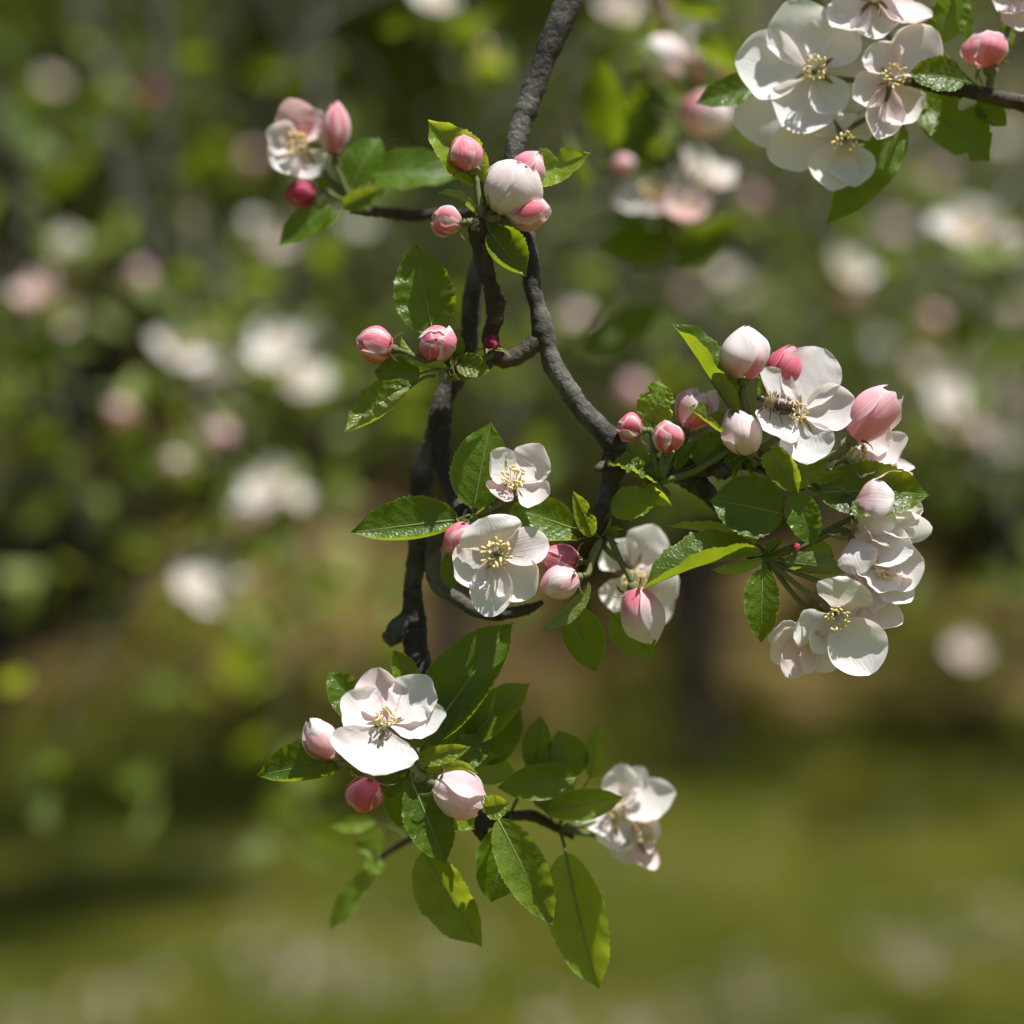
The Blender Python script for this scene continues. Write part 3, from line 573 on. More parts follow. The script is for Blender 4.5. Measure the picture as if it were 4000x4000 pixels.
# upper right buds and the visited blossom
flower_bud(A, (2905, 1478, 5), (2918, 1266, -10), 90, (2930, 1680, 40), 0.42, 0.10, 0.16, label='tall white bud with a crimson base beside the long folded leaf', twist=0.3, sep=0.5, white=0.28, stalk=14)
flower_bud(A, (2928, 1768, 10), (2868, 1606, -25), 76, n4, 0.20, 0.26, 0.20, open_=0.05, label='pale pink bud under the visited blossom', twist=0.5, sep=0.45)
flower_bud(A, (3035, 1520, 90), (3105, 1345, 90), 74, n4, 0.50, 0.42, 0.1, label='mauve bud half hidden behind the visited blossom', sep=0.9)
blossom(A, (3118, 1625, -5), [(3202, 1352, 25, 225, dict(bend=-0.06, pig=0.015)), (3342, 1568, -15, 195, dict(bend=-0.05, pig=0.02)), (3172, 1812, -70, 210, dict(bend=-0.05, pig=0.0)),
        (2975, 1688, -140, 190, dict(cl=0.5, cr=0.4, pig=0.0, bend=-0.10, tip=0.10)), (2972, 1448, -25, 160, dict(cl=1.1, cr=0.8, twist=0.7, pig=0.03))],
        (-0.12, -0.92, 0.32), n4, 0.01, 0.09, label='open white blossom with a striped insect feeding in it', smul=0.8)
flower_bud(A, (3335, 1712, 15), (3496, 1530, -10), 92, (3180, 1815, 90), 0.32, 0.20, 0.16, open_=0.38, label='half-open rose bud with white inner petals at the far right', twist=0.35, sep=0.7, stalk=18)
blossom(A, (3325, 1800, 70), [(3545, 1705, 70, 180, dict(cl=0.7, ruf=0.05)), (3575, 1815, 45, 130, {}), (3470, 1650, 110, 130, {}), (3440, 1840, 20, 150, dict(ruf=0.04)), (3340, 1700, 130, 120, {})],
        (0.35, -0.55, 0.75), n4, 0.03, label='side-lit white blossom behind the half-open rose bud')
leaf(A, (3200, 1925, 45), (3632, 1935, 25), 225, 0, (3130, 1900, 130), False, fold=14, cl=0.2, cr=0.25, bend=0.07, tipc=-0.1)
leaf(A, (3060, 2008, -15), (2773, 1948, -15), 250, 4, (3110, 1985, 60), False, fold=8, cl=0.2, cr=0.2, bend=0.03, up=0.1)
leaf(A, (3100, 1925, -10), (3178, 2132, -30), 135, 10, (3100, 1890, 60), False, fold=14, bend=0.04)
leaf(A, (3005, 1760, -15), (3118, 1925, -45), 165, 10, n4, True, fold=25, cl=1.3, cr=0.5, bend=0.12, tipc=0.1)
leaf(A, (2975, 2165, 10), (2512, 2318, -45), 265, 50, n5, False, fold=48, cl=0.0, cr=-0.2, bend=0.05)
leaf(A, (2978, 2222, -10), (2973, 2512, -30), 140, 8, n5, False, fold=12, bend=0.04)
leaf(A, (3060, 2195, 15), (3315, 2232, 10), 100, 45, n5, False, fold=24, under=True)
leaf(A, (2985, 2180, 70), (2775, 2222, 80), 80, 30, n5, False, fold=20, under=True)
leaf(A, (2965, 2135, 110), (2600, 2072, 120), 105, 40, n5, True, fold=20)
leaf(A, (3060, 1900, 60), (3240, 1800, 40), 90, 20, n4, True, fold=20)
leaf(A, (3120, 2150, 60), (3260, 2175, 70), 110, 0, n5, True, fold=12)
leaf(A, (3010, 1620, 70), (3010, 1400, 110), 110, 0, n4, False, fold=16)
leaf(A, (2950, 1740, 60), (2800, 1880, 40), 80, 20, n4, False, fold=24)
leaf(A, (3170, 1870, 60), (3300, 1840, 20), 60, 30, n4, True, fold=30)
flower_bud(A, (3095, 2145, 20), (3125, 2128, 10), 16, n5, 0.75, 0.6, 0.1, label='tiny red bud in the shade between the leaves', sep=1.6)
# half-open and drooping blossoms down the right side
blossom(A, (3330, 1955, 10), [(3565, 1848, 25, 120, dict(pig=0.14, cl=0.9)), (3492, 1945, -70, 175, dict(pig=0.22, ptip=-0.25, bend=0.14, cl=-0.8, cr=-0.8, face=(-0.3, -1, 0.3))), (3568, 1968, 40, 180, dict(pig=0.02)),
        (3485, 2070, -20, 165, dict(pig=0.03, bend=0.10, cl=-0.7, cr=-0.7, face=(0, -1, -0.5))), (3545, 1905, 85, 150, {})], (0.95, -0.25, 0.02), (3160, 1880, 120), 0.01, 0.14,
        label='nodding white blossom with a pink outer petal against the arched leaf', sr=1.1, cup=0.8, stam=False)
blossom(A, (3330, 2095, 20), [(3640, 2065, 40, 190, dict(pig=0.03)), (3565, 2165, -40, 190, dict(face=(0.2, -1, 0.3))), (3372, 2235, -60, 160, dict(bend=0.12, cl=-0.8, cr=-0.8, face=(-0.3, -1, 0), pig=0.02)),
        (3508, 2298, -5, 210, dict(ruf=0.05)), (3390, 2290, 25, 160, dict(pig=0.06))], (0.7, -0.35, -0.35), n5, 0.01, 0.12, label='drooping white blossom in the middle of the right side', cup=0.8, stam=False, sr=1.1)
blossom(A, (3370, 2330, 60), [(3570, 2275, 45, 170, dict(pig=0.10)), (3525, 2435, 35, 160, dict(pig=0.08)), (3410, 2450, 80, 140, {})], (0.8, -0.3, -0.3), n5, 0.05, 0.2, label='pink tinged blossom tucked behind the lowest right blossom', stam=False, nsep=3)
blossom(A, (3258, 2395, 10), [(3330, 2262, -70, 215, dict(bend=0.10, cl=-0.4, cr=-0.4)), (3405, 2632, -40, 245, dict(bend=-0.08)), (3105, 2500, -70, 150, dict(cl=-0.9, ruf=0.05)), (3182, 2550, -10, 130, {}), (3430, 2400, 40, 190, {})],
        (0.05, -0.92, -0.32), (3005, 2195, 60), 0.02, 0.06, label='lowest right blossom hanging open toward the viewer', smul=1.0)
blossom(A, (3190, 2465, 80), [(3012, 2575, 70, 165, dict(pig=0.04)), (3082, 2648, 60, 130, dict(pig=0.14)), (3245, 2625, 70, 180, {}), (3000, 2490, 110, 150, {}), (3150, 2628, 20, 80, dict(pig=0.12))],
        (-0.25, -0.75, -0.55), (3005, 2195, 60), 0.03, 0.06, label='translucent shaded blossom hanging behind the lowest right blossom')
blossom(A, (3385, 2005, 40), [(3575, 2085, 20, 180), (3605, 1990, 45, 165), (3480, 2140, -25, 165), (3440, 1890, 70, 150)], (0.8, -0.45, 0.25), n5, 0.01, 0.14, label='crowded white blossom just below the nodding pink and white one', stam=False, nsep=3)
blossom(A, (3400, 2225, 55), [(3612, 2205, 35, 190, dict(pig=0.04)), (3570, 2335, 20, 180), (3440, 2375, 15, 165), (3325, 2330, 40, 150, dict(pig=0.08)), (3480, 2110, 70, 165)], (0.6, -0.65, 0.15), n5, 0.01, 0.12, label='white blossom filling the right side above the lowest right blossom', nsep=3)
# ---- tip of the bough: two hanging buds
n6 = (2352, 2100, 50)
flower_bud(A, (2474, 2302, 0), (2545, 2522, -15), 82, (2380, 2095, 30), 0.44, 0.16, 0.08, label='long drooping bud, mauve above and cream below', twist=0.25, sep=0.65, white=0.25, stalk=13)
flower_bud(A, (2255, 2256, -5), (2110, 2308, -25), 64, n6, 0.18, 0.22, 0.14, label='pale pink bud turned left at the bough tip', twist=0.6, sep=0.75, stalk=12)
flower_bud(A, (2258, 2192, 45), (2098, 2178, 35), 62, n6, 0.46, 0.30, 0.2, label='magenta pink bud behind the pale pink bud at the bough tip', sep=0.8)
leaf(A, (2300, 2275, 15), (2110, 2460, 5), 100, 40, n6, False, fold=24, under=True)
leaf(A, (2235, 2370, 180), (2325, 2625, 180), 180, 10, n6, False, fold=20, cr=0.5, bend=0.06, hi=False)
leaf(A, (2390, 2400, 260), (2560, 2570, 260), 150, 20, None, False, fold=18, hi=False)
leaf(A, (2312, 2096, 5), (2238, 1918, -5), 135, -10, n6, True, fold=42, cl=0.6, cr=0.5, crinkle=0.04, notch=((1, 0.5, 0.5, 0.08),))
leaf(A, (2240, 2065, 110), (2005, 1985, 120), 165, -8, n6, False, fold=12, hi=False)
leaf(A, (2260, 2110, 80), (2040, 2130, 90), 90, 45, n6, True, fold=22, hi=False)
blossom(A, (2462, 2235, 520), [(2565, 2055, 500, 215, {}), (2645, 2335, 480, 240, {}), (2425, 2405, 480, 210, {}), (2375, 2120, 500, 180, {}), (2590, 2440, 520, 180, dict(pig=0.1))], (0.2, -0.8, -0.5), (2355, 2130, 80), 0.02, 0.1,
        label='soft white blossom out of focus behind the drooping mauve bud')

for nd, k, sz in ((n1, 8, 75), (n2, 9, 80), (n3, 10, 90), (n4, 10, 100), (n5, 9, 90), (n6, 8, 75)): clutter(A, nd, k, int(nd[0]), sz)
# ---- the insect feeding in the blossom
def ell_geo(c, ax, up, l, r1, r2, nu=12, nv=14):
    ax = nrm(ax); up = nrm(np.asarray(up) - ax * np.dot(up, ax)); sd = np.cross(ax, up); V = []
    for i in range(nu + 1):
        p = -math.pi / 2 + math.pi * i / nu
        for j in range(nv + 1):
            q = 6.283185 * j / nv; V.append(c + ax * l * math.sin(p) + math.cos(p) * (up * r1 * math.sin(q) + sd * r2 * math.cos(q)))
    return np.array(V), [list(f) for f in grid_faces(nu, nv)]
def chafer_material():
    m, t, out, N = mat('insect_shell'); tc = N('ShaderNodeTexCoord'); f = noise(t, 420, 3, tc.outputs['Object'])
    c = mix_c(t, math_n(t, 'MULTIPLY', math_n(t, 'SUBTRACT', f, 0.60), 12.0, clamp=True), (0.035, 0.022, 0.012), (0.55, 0.46, 0.30))
    p = N('ShaderNodeBsdfPrincipled'); p.inputs['Roughness'].default_value = 0.45; t.links.new(c, p.inputs['Base Color']); t.links.new(p.outputs[0], out.inputs[0]); return m
M_SHELL = chafer_material(); M_HAIR = solid('insect_hair', (0.30, 0.21, 0.10), 0.6, 0.4, 500); M_BAND = solid('pale_band', (0.62, 0.54, 0.38), 0.7, 0.3, 600)
i0, i1 = P(2985, 1560, -38), P(3092, 1596, -30); iax = nrm(i1 - i0); iup = np.array([0.1, -0.55, 0.85]); iup = nrm(iup - iax * np.dot(iup, iax))
I = empty('flower_insect', P(3040, 1600, -60), 'hairy brown insect with pale stripes feeding inside the white blossom', 'insect')
ca = i0 + (i1 - i0) * 0.62; ct = i0 + (i1 - i0) * 0.24; ch = i0 - iax * 8 * U
V, F = ell_geo(ca, iax, iup, 62 * U, 34 * U, 40 * U); ab = mk('abdomen', V, F, M_SHELL, I, ca)
V, F = ell_geo(ct, iax, iup, 38 * U, 33 * U, 37 * U); th = mk('thorax', V, F, M_HAIR, I, ct)
V, F = ell_geo(ch, iax, iup, 20 * U, 17 * U, 22 * U); mk('head', V, F, M_SHELL, I, ch)
isd = np.cross(iax, iup)
for k, s_ in enumerate((-0.30, 0.12, 0.50)):      # pale bands round the abdomen
    p0 = ca + iax * s_ * 62 * U; rr = math.sqrt(1 - s_ * s_); an = np.linspace(0.5 + 0.3 * k, 2.1 + 0.2 * k, 15)
    V, F = tube_geo([p0 + iup * 34.5 * U * rr * math.sin(a) + isd * 40.5 * U * rr * math.cos(a) for a in an], np.full(15, 1.8 * U), 5); mk('stripe', V, F, M_BAND, ab, p0)
hs = []; r_ = np.random.default_rng(4)
for k in range(900):
    d = nrm(r_.normal(0, 1, 3)); src, l1, a1, a2 = (ct, 38, 33, 37) if k % 3 else (ca, 62, 34, 40)
    p0 = src + iax * d[0] * l1 * U + iup * d[1] * a1 * U + isd * d[2] * a2 * U; dd = nrm(iax * (d[0] + 0.35) + iup * d[1] + isd * d[2] + r_.normal(0, 0.2, 3)); e = nrm(np.cross(dd, [0.3, 0.5, 0.8])) * 0.8 * U
    hs.append((np.array([p0 - e, p0 + e, p0 + dd * r_.uniform(9, 17) * U]), [[0, 1, 2]]))
V, F = join(hs); h = mk('hair', V, F, M_HAIR, th, ct, smooth=False); h['kind'] = 'stuff'
for s_ in (1, -1):
    for k, f in enumerate((-0.25, 0.1, 0.45)):
        b = ct + iax * f * 55 * U + isd * s_ * 30 * U - iup * 14 * U; kn = b + isd * s_ * 24 * U + iup * 4 * U + iax * (f - 0.1) * 40 * U; ft = kn - iup * 34 * U + iax * (f) * 60 * U + isd * s_ * 8 * U
        V, F = tube_geo(spline([b, kn, ft], 9), np.linspace(4.5, 2, 9) * U, 6); mk('leg', V, F, M_SHELL, I, b)

# ================================================================== branch 2: hanging branch on the left
B_ = empty('apple_branch', P(1900, 930, 400), 'lichen-flecked hanging branch left of the bough bearing the three widest open blossoms', 'branch')
limb(B_, [(1990, 640, 330, 34), (1930, 830, 380, 34), (1866, 1050, 400, 34), (1836, 1250, 400, 36), (1790, 1450, 400, 38), (1738, 1600, 390, 40), (1690, 1750, 385, 40), (1655, 1900, 380, 40), (1640, 2020, 380, 38), (1625, 2180, 370, 38),
          (1608, 2340, 350, 40), (1612, 2480, 330, 46), (1638, 2590, 300, 44), (1660, 2720, 260, 38), (1700, 2900, 240, 32), (1780, 3080, 230, 30), (1850, 3200, 220, 34), (1895, 3270, 220, 22)], 'bough', lump=0.06, seed=14)
knob(B_, [(1600, 2420, 330, 40), (1545, 2475, 300, 36), (1515, 2500, 290, 30)], 15, M_BARK)
limb(B_, [(1738, 1600, 380, 28), (1735, 1740, 350, 28), (1738, 1850, 320, 26), (1790, 1950, 250, 30), (1822, 2015, 190, 36), (1850, 2030, 150, 26)], m=M_BARK, lump=0.12, seed=16)
limb(B_, [(1815, 2005, 200, 30), (1725, 2060, 260, 28), (1692, 2150, 300, 29), (1712, 2285, 300, 32), (1790, 2345, 290, 27), (1872, 2394, 280, 25), (1972, 2400, 270, 25), (2062, 2380, 270, 20), (2120, 2350, 260, 8)], m=M_BARK, lump=0.12, seed=17)
m1 = (1848, 2022, 130)
blossom(B_, (2006, 1900, 40), [(1915, 1768, -10, 165, dict(cl=1.0, cr=0.7, twist=0.4)), (2122, 1742, 55, 180, dict(pig=0.05)), (2030, 1785, 95, 150, {}), (2152, 1945, -40, 140, dict(tip=0.25, ptip=0.1)), (1912, 1935, -55, 125, dict(pig=0.16, tip=0.2))],
        (-0.05, -0.82, 0.5), m1, 0.02, 0.1, label='cupped white blossom above the larger open one', cup=0.7)
blossom(B_, (1940, 2165, -10), [(1893, 2018, -75, 235, dict(bend=0.16, cl=-0.45, cr=-0.45, ruf=0.04, face=(0, -0.95, 0.3))), (2142, 2118, -20, 145, dict(bend=0.10, cl=-0.3, pig=0.05)), (2080, 2330, -40, 215, dict(notch=((1, 0.72, 0.4, 0.06),), bend=-0.10)),
        (1905, 2408, -55, 175, dict(bend=-0.05, tip=-0.08)), (1775, 2255, -60, 200, dict(cl=1.0, cr=0.3, bend=-0.13))], (-0.02, -0.97, 0.05), m1, 0.02, 0.1,
        label='wide open white blossom with yellow anthers in the middle of the picture', smul=1.25)
flower_bud(B_, (1832, 2052, 50), (1742, 2160, 30), 54, m1, 0.42, 0.44, 0.12, label='dusky pink bud left of the middle blossom', sep=0.9)
leaf(B_, (1850, 1985, 115), (1918, 1650, 120), 225, -5, m1, False, fold=10, bend=0.03, ruf=0.01)
leaf(B_, (1795, 2030, 110), (1370, 2085, 80), 215, 4, m1, False, fold=8, cl=2.0, cr=0.2, bend=0.05, up=0.15)
leaf(B_, (1772, 2150, 100), (1760, 2305, 95), 92, 0, m1, False)
leaf(B_, (1990, 1990, 120), (2120, 2050, 150), 130, 0, m1, True, hi=False)
# lower cluster
m2 = (1605, 2988, 20)
blossom(B_, (1508, 2833, -5), [(1345, 2712, 20, 215, dict(ruf=0.03)), (1685, 2650, 40, 215, dict(ruf=0.05, rf=2.6)), (1738, 2790, -70, 165, dict(ruf=0.03)), (1425, 3012, -150, 345, dict(ruf=0.03, bend=-0.07)), (1470, 2612, 130, 195, dict(pig=0.14, cl=0.6))],
        (0.02, -0.75, 0.65), m2, 0.0, 0.14, label='largest sunlit white blossom with ruffled petals at lower left', smul=0.85)
flower_bud(B_, (1305, 2955, 30), (1205, 2812, -5), 68, m2, 0.38, 0.12, 0.22, open_=0.06, label='two-toned pink bud left of the large ruffled blossom', sep=0.8)
flower_bud(B_, (1438, 3040, -5), (1402, 3178, -25), 74, (1590, 2995, 10), 0.46, 0.46, 0.30, label='bright rose bud hanging below the large ruffled blossom', sep=0.9, twist=0.4)
flower_bud(B_, (1702, 3062, -15), (1900, 3152, -35), 100, m2, 0.10, 0.22, 0.12, open_=0.28, label='half-open white and pink bud pointing right below the ruffled blossom', sep=0.7, stalk=19, twist=0.4)
leaf(B_, (1400, 2955, 65), (1000, 3028, 45), 215, -4, m2, False, fold=10, cl=2.1, cr=0.15, bend=0.03, up=0.3)
leaf(B_, (1410, 2800, 150), (1282, 2622, 140), 150, 0, (1560, 2930, 50), False, fold=16)
leaf(B_, (1592, 2685, 190), (1538, 2538, 170), 135, 10, (1600, 2900, 60), True, fold=38, up=0.7)
leaf(B_, (1662, 2895, 120), (2000, 2432, 170), 300, 6, m2, False, fold=10, cl=0.15, cr=1.6, bend=0.05, up=0.4)
leaf(B_, (1628, 2972, -20), (1840, 2916, -25), 80, 15, m2, True, fold=20)
leaf(B_, (1655, 3018, 20), (1868, 3020, 0), 135, 10, m2, True, fold=14, cl=0.6, cr=0.2, bend=0.10)
leaf(B_, (1892, 3155, 45), (1992, 3142, 20), 105, 15, (1720, 3060, 40), True, fold=22)
leaf(B_, (1612, 3060, -10), (1740, 3374, -35), 215, -10, m2, False, fold=26, cl=0.2, cr=0.2, bend=0.02, up=0.1)
leaf(B_, (1590, 3030, 65), (1560, 3232, 70), 150, 0, m2, False)
leaf(B_, (1830, 2895, 170), (2066, 2665, 160), 170, -8, (1700, 2960, 200), True, fold=20, hi=False)
leaf(B_, (1850, 2960, 220), (2035, 2770, 220), 220, 0, (1720, 2980, 220), False, hi=False)
leaf(B_, (1800, 2930, 230), (1900, 2700, 230), 190, 0, (1720, 2980, 220), False, hi=False)
leaf(B_, (1850, 2990, 200), (2010, 3010, 180), 130, 20, (1740, 3000, 220), True, hi=False)

for b, t, w_, yg in (((1640, 2930, 110), (1790, 2700, 150), 170, False), ((1690, 2990, 120), (1930, 2900, 130), 150, False), ((1570, 3040, 100), (1450, 3110, 110), 110, False), ((1650, 3060, 110), (1690, 3260, 120), 150, False), ((1700, 3090, 130), (1850, 3240, 140), 150, True), ((1520, 2960, 110), (1350, 3060, 120), 120, False)):
    leaf(B_, b, t, w_, 0, m2, yg)
for nd, k, sz in ((m1, 8, 85), (m2, 9, 85)): clutter(B_, nd, k, int(nd[0]), sz)
# ================================================================== branch 3: low twig behind, to the right
E = empty('apple_twig', P(1850, 3200, 230), 'low leafy twig with a soft white blossom and long hanging leaves below the ruffled blossom', 'twig')
limb(E, [(1820, 3150, 230, 26), (1900, 3210, 260, 26), (1990, 3190, 330, 22), (2090, 3185, 420, 20), (2180, 3235, 500, 15), (2240, 3270, 540, 10)], 'bough', M_SPUR, 0.1, 12, 14, 21)
e1_ = (2180, 3235, 480)
for b, t, w_, rl, yg, un in [((2085, 3010, 320), (2112, 2795, 320), 120, 0, False, False), ((2230, 3040, 320), (2180, 2852, 320), 180, 0, False, False), ((2308, 3040, 330), (2333, 2825, 330), 85, 20, True, False),
        ((2255, 3040, 250), (1942, 3076, 230), 150, -10, True, False), ((2140, 3170, 320), (2436, 3114, 330), 130, 10, True, False), ((1990, 3225, 200), (1915, 3530, 190), 205, 0, False, False),
        ((1945, 3200, 130), (2160, 3612, 120), 190, -18, True, True), ((2210, 3330, 280), (2336, 3868, 260), 250, 12, True, True), ((1655, 3325, 230), (1888, 3692, 220), 240, 6, True, True), ((2240, 3210, 400), (2060, 3110, 380), 100, 30, False, False), ((2050, 3080, 380), (2200, 2960, 390), 140, 0, False, False)]:
    at = e1_ if b[0] > 2100 else ((1990, 3190, 330) if b[0] > 1800 else (1740, 3200, 240))
    leaf(E, b, t, w_, rl, at, yg, fold=16, under=False, bend=0.05 if un else 0.03, cl=0.3, cr=0.5 if un else 0.2, up=-0.5 if un else 0.4, hi=un)
blossom(E, (2395, 3175, 620), [(2440, 2985, 620, 150, {}), (2520, 3000, 640, 120, {}), (2640, 3095, 600, 190, {}), (2285, 3225, 570, 190, dict(cl=0.8)), (2420, 3330, 580, 190, {})], (0.1, -0.8, 0.45), e1_, 0.02, 0.08, label='soft white blossom at the end of the low twig')
blossom(E, (2480, 3260, 640), [(2580, 3245, 610, 170, {}), (2560, 3398, 600, 110, dict(pig=0.2)), (2400, 3350, 640, 150, {}), (2520, 3160, 660, 150, {})], (0.4, -0.7, 0.3), e1_, 0.03, 0.1, label='lower soft blossom with one mauve petal on the low twig')

# ---- branch 4: soft leaf sprig behind, lower left
G = empty('apple_twig', P(1640, 3180, 700), 'soft out-of-focus leaf sprig without flowers under the ruffled blossom', 'twig')
limb(G, [(1660, 3080, 600, 18), (1630, 3250, 700, 18), (1580, 3290, 800, 14), (1500, 3340, 880, 11), (1455, 3390, 900, 8)], 'bough', M_SPUR, 0.08, 10, 16, 22)
for b, t, w_, rl, at in [((1470, 3212, 900), (1288, 3225, 920), 75, 0, (1590, 3280, 790)), ((1490, 3230, 880), (1420, 3352, 900), 100, 10, (1590, 3280, 790)), ((1500, 3345, 900), (1385, 3290, 920), 75, 10, (1500, 3340, 880)),
        ((1462, 3388, 900), (1282, 3640, 920), 95, 10, (1490, 3345, 880)), ((1480, 3350, 880), (1440, 3420, 860), 80, 0, (1500, 3340, 880)), ((1640, 3280, 720), (1720, 3400, 740), 60, 20, (1630, 3250, 700))]:
    leaf(G, b, t, w_, rl, at, True, hi=False)

# ================================================================== branch 5: twig at upper left
K = empty('apple_twig', P(1690, 840, 680), 'slender dark twig ending in a soft pink and white blossom at upper left', 'twig')
limb(K, [(1990, 700, 420, 20), (1900, 800, 560, 20), (1800, 838, 650, 21), (1690, 838, 700, 21), (1600, 842, 720, 22), (1500, 830, 730, 22), (1430, 826, 740, 20), (1370, 830, 740, 12)], 'bough', M_SPUR, 0.12, 12, 14, 31)
k1 = (1372, 790, 735)
limb(K, [(1440, 826, 740, 14), (1390, 810, 738, 13), (1365, 775, 735, 12)], 'spur', M_STALK, 0.05, 8, 10, 32)
blossom(K, (1180, 575, 720), [(1130, 385, 710, 160, dict(pig=0.26, tip=0.1)), (1062, 640, 680, 185, dict(pig=0.0, cl=0.8)), (1225, 690, 680, 160, dict(pig=0.04)), (1240, 425, 740, 120, dict(pig=0.08)), (1040, 510, 690, 140, dict(pig=0.05, tip=0.2))],
        (-0.25, -0.9, 0.1), k1, 0.05, 0.22, label='soft blossom with an upright pink petal at upper left')
flower_bud(K, (1306, 600, 720), (1308, 405, 715), 56, k1, 0.50, 0.38, 0.1, open_=0.1, label='tall mauve bud beside the soft upper left blossom', sep=0.5)
flower_bud(K, (1232, 748, 730), (1112, 765, 720), 56, k1, 0.72, 0.75, 0.2, label='dark magenta bud under the soft upper left blossom', sep=0.6)
for b, t, w_, rl, yg in [((1372, 730, 740), (1482, 535, 750), 165, 0, False), ((1440, 690, 760), (1810, 690, 760), 200, -4, False), ((1335, 810, 700), (1500, 738, 690), 85, 25, True), ((1295, 800, 730), (1090, 962, 720), 130, 5, False), ((1325, 825, 730), (1235, 905, 730), 75, 10, False),
                        ((1330, 770, 760), (1230, 690, 790), 80, 0, False)]:
    leaf(K, b, t, w_, rl, k1, yg, hi=False)

# ================================================================== branch 6: upper right
R = empty('apple_branch', P(4000, 404, 336), 'branch entering at upper right with a crowd of big shaded white blossoms', 'branch')
limb(R, [(4420, 560, 368, 40), (4200, 470, 352, 36), (4010, 405, 336, 32), (3850, 370, 328, 30), (3720, 350, 324, 28), (3630, 335, 320, 24), (3560, 320, 320, 14)], 'bough', M_SPUR, 0.1, 12, 16, 41)
d1, d2 = (3580, 325, 328), (3850, 370, 328)
blossom(R, (3180, 283, 312), [(3072, 10, 320, 272, dict(tip=0.12)), (2872, 225, 304, 284, {}), (3075, 508, 296, 261, {}), (3312, 68, 320, 220, {}), (3280, 440, 296, 162, {})], (-0.1, -0.95, 0.05), d1, 0.01, 0.06, label='big open white blossom at the left of the upper right cluster', cup=0.6)
blossom(R, (3478, 312, 272), [(3650, 112, 264, 231, dict(pig=0.05)), (3418, 165, 264, 185, dict(pig=0.04)), (3425, 545, 240, 185, dict(pig=0.10)), (3570, 478, 240, 203, dict(pig=0.05)), (3330, 380, 248, 162, dict(cl=1.0))], (0.1, -0.95, 0.05), d1, 0.04, 0.16, label='blush blossom with yellow anthers in the middle of the upper right cluster', cup=0.9)
blossom(R, (3295, 540, 344), [(2998, 610, 344, 197, dict(pig=0.02)), (3238, 742, 320, 203, {}), (3352, 722, 312, 174, {}), (2862, 450, 376, 231, {}), (3250, 450, 304, 174, {})], (0, -0.85, -0.5), d1, 0.01, 0.06, label='shaded white blossom hanging at the bottom of the upper right cluster', cup=0.6)
blossom(R, (3415, 0, 288), [(3245, 105, 272, 220, {}), (3645, 55, 272, 185, dict(pig=0.08)), (3330, -190, 304, 231, {}), (3540, -170, 304, 231, {}), (3430, 150, 256, 197, {})], (0.05, -0.8, 0.6), (3600, 320, 336), 0.02, 0.1, label='white blossom cut by the top edge above the blush blossom')
blossom(R, (3985, -40, 304), [(3895, 45, 288, 174, dict(pig=0.08)), (4000, 118, 280, 150, dict(pig=0.14)), (4120, 40, 304, 174, {}), (3900, -160, 320, 174, {}), (4090, -170, 320, 174, {})], (-0.1, -0.9, 0.3), d2, 0.04, 0.12, label='pink edged blossom cut by the upper right corner')
flower_bud(R, (3862, 262, 308), (3838, 112, 296), 90, d2, 0.40, 0.30, 0.20, open_=0.22, label='dusky pink bud with drooping petals at the right edge', sep=0.5)
for b, t, w_, rl, yg, nt_ in [((3020, 325, 464), (2716, 406, 464), 140, 0, False, ()), ((3530, 490, 464), (3222, 878, 456), 175, -20, False, ()), ((3585, 400, 464), (3868, 625, 456), 255, 0, False, ((1, 0.75, 0.45, 0.05), (-1, 0.4, 0.5, 0.08))), ((3765, 318, 208), (3548, 285, 184), 150, 0, False, ()),
        ((3812, 405, 440), (3932, 498, 432), 105, 10, False, ()), ((3205, 150, 472), (3120, -80, 472), 100, 10, False, ()), ((3640, 165, 488), (3770, -40, 488), 150, 10, True, ()), ((3772, 170, 464), (3738, -80, 464), 80, 20, False, ()), ((3870, 250, 456), (3960, 60, 464), 80, 20, True, ()), ((3560, 360, 456), (3640, 420, 440), 90, 0, True, ()), ((3100, 600, 496), (3020, 660, 504), 90, 0, False, ())]:
    leaf(R, b, t, w_, rl, d2 if b[0] > 3600 else d1, yg, notch=nt_, fold=14, hi=True)

# ================================================================== soft branches farther back (copies of shared leaves, blossoms and buds)
def PD(x, y, Y):
    k = KW * Y / 4000.0; return np.array([(x - 2000) * k, Y, CAM_Z + (2000 - y) * k])
from mathutils import Matrix, Quaternion
FAR = 900.0   # templates are built here, then moved into place as the first copy
def take(o):
    L_ = [o] + list(o.children); return L_
TPL = {'leaf': [], 'blossom': [], 'flower_bud': []}
class _T: pass
def template_leaf(seed, young):
    V, F, uv, c, t, v = blade_geo((0, 0, 0), (0, 0, 1), 0.56, (0, -1, 0), 12, 6, prof_leaf, 0.28, 0.3, 0.3, 0.06 * (seed % 3 - 1), 0.15, 0.3, 0.02, 2, seed=seed)
    me = mesh(V, F, uv); me.materials.append(M_YOUNG if young else M_SOFT); return me
LEAFM = [template_leaf(i, i == 0) for i in range(6)]; YLEAF = [template_leaf(i + 10, True) for i in range(6)]
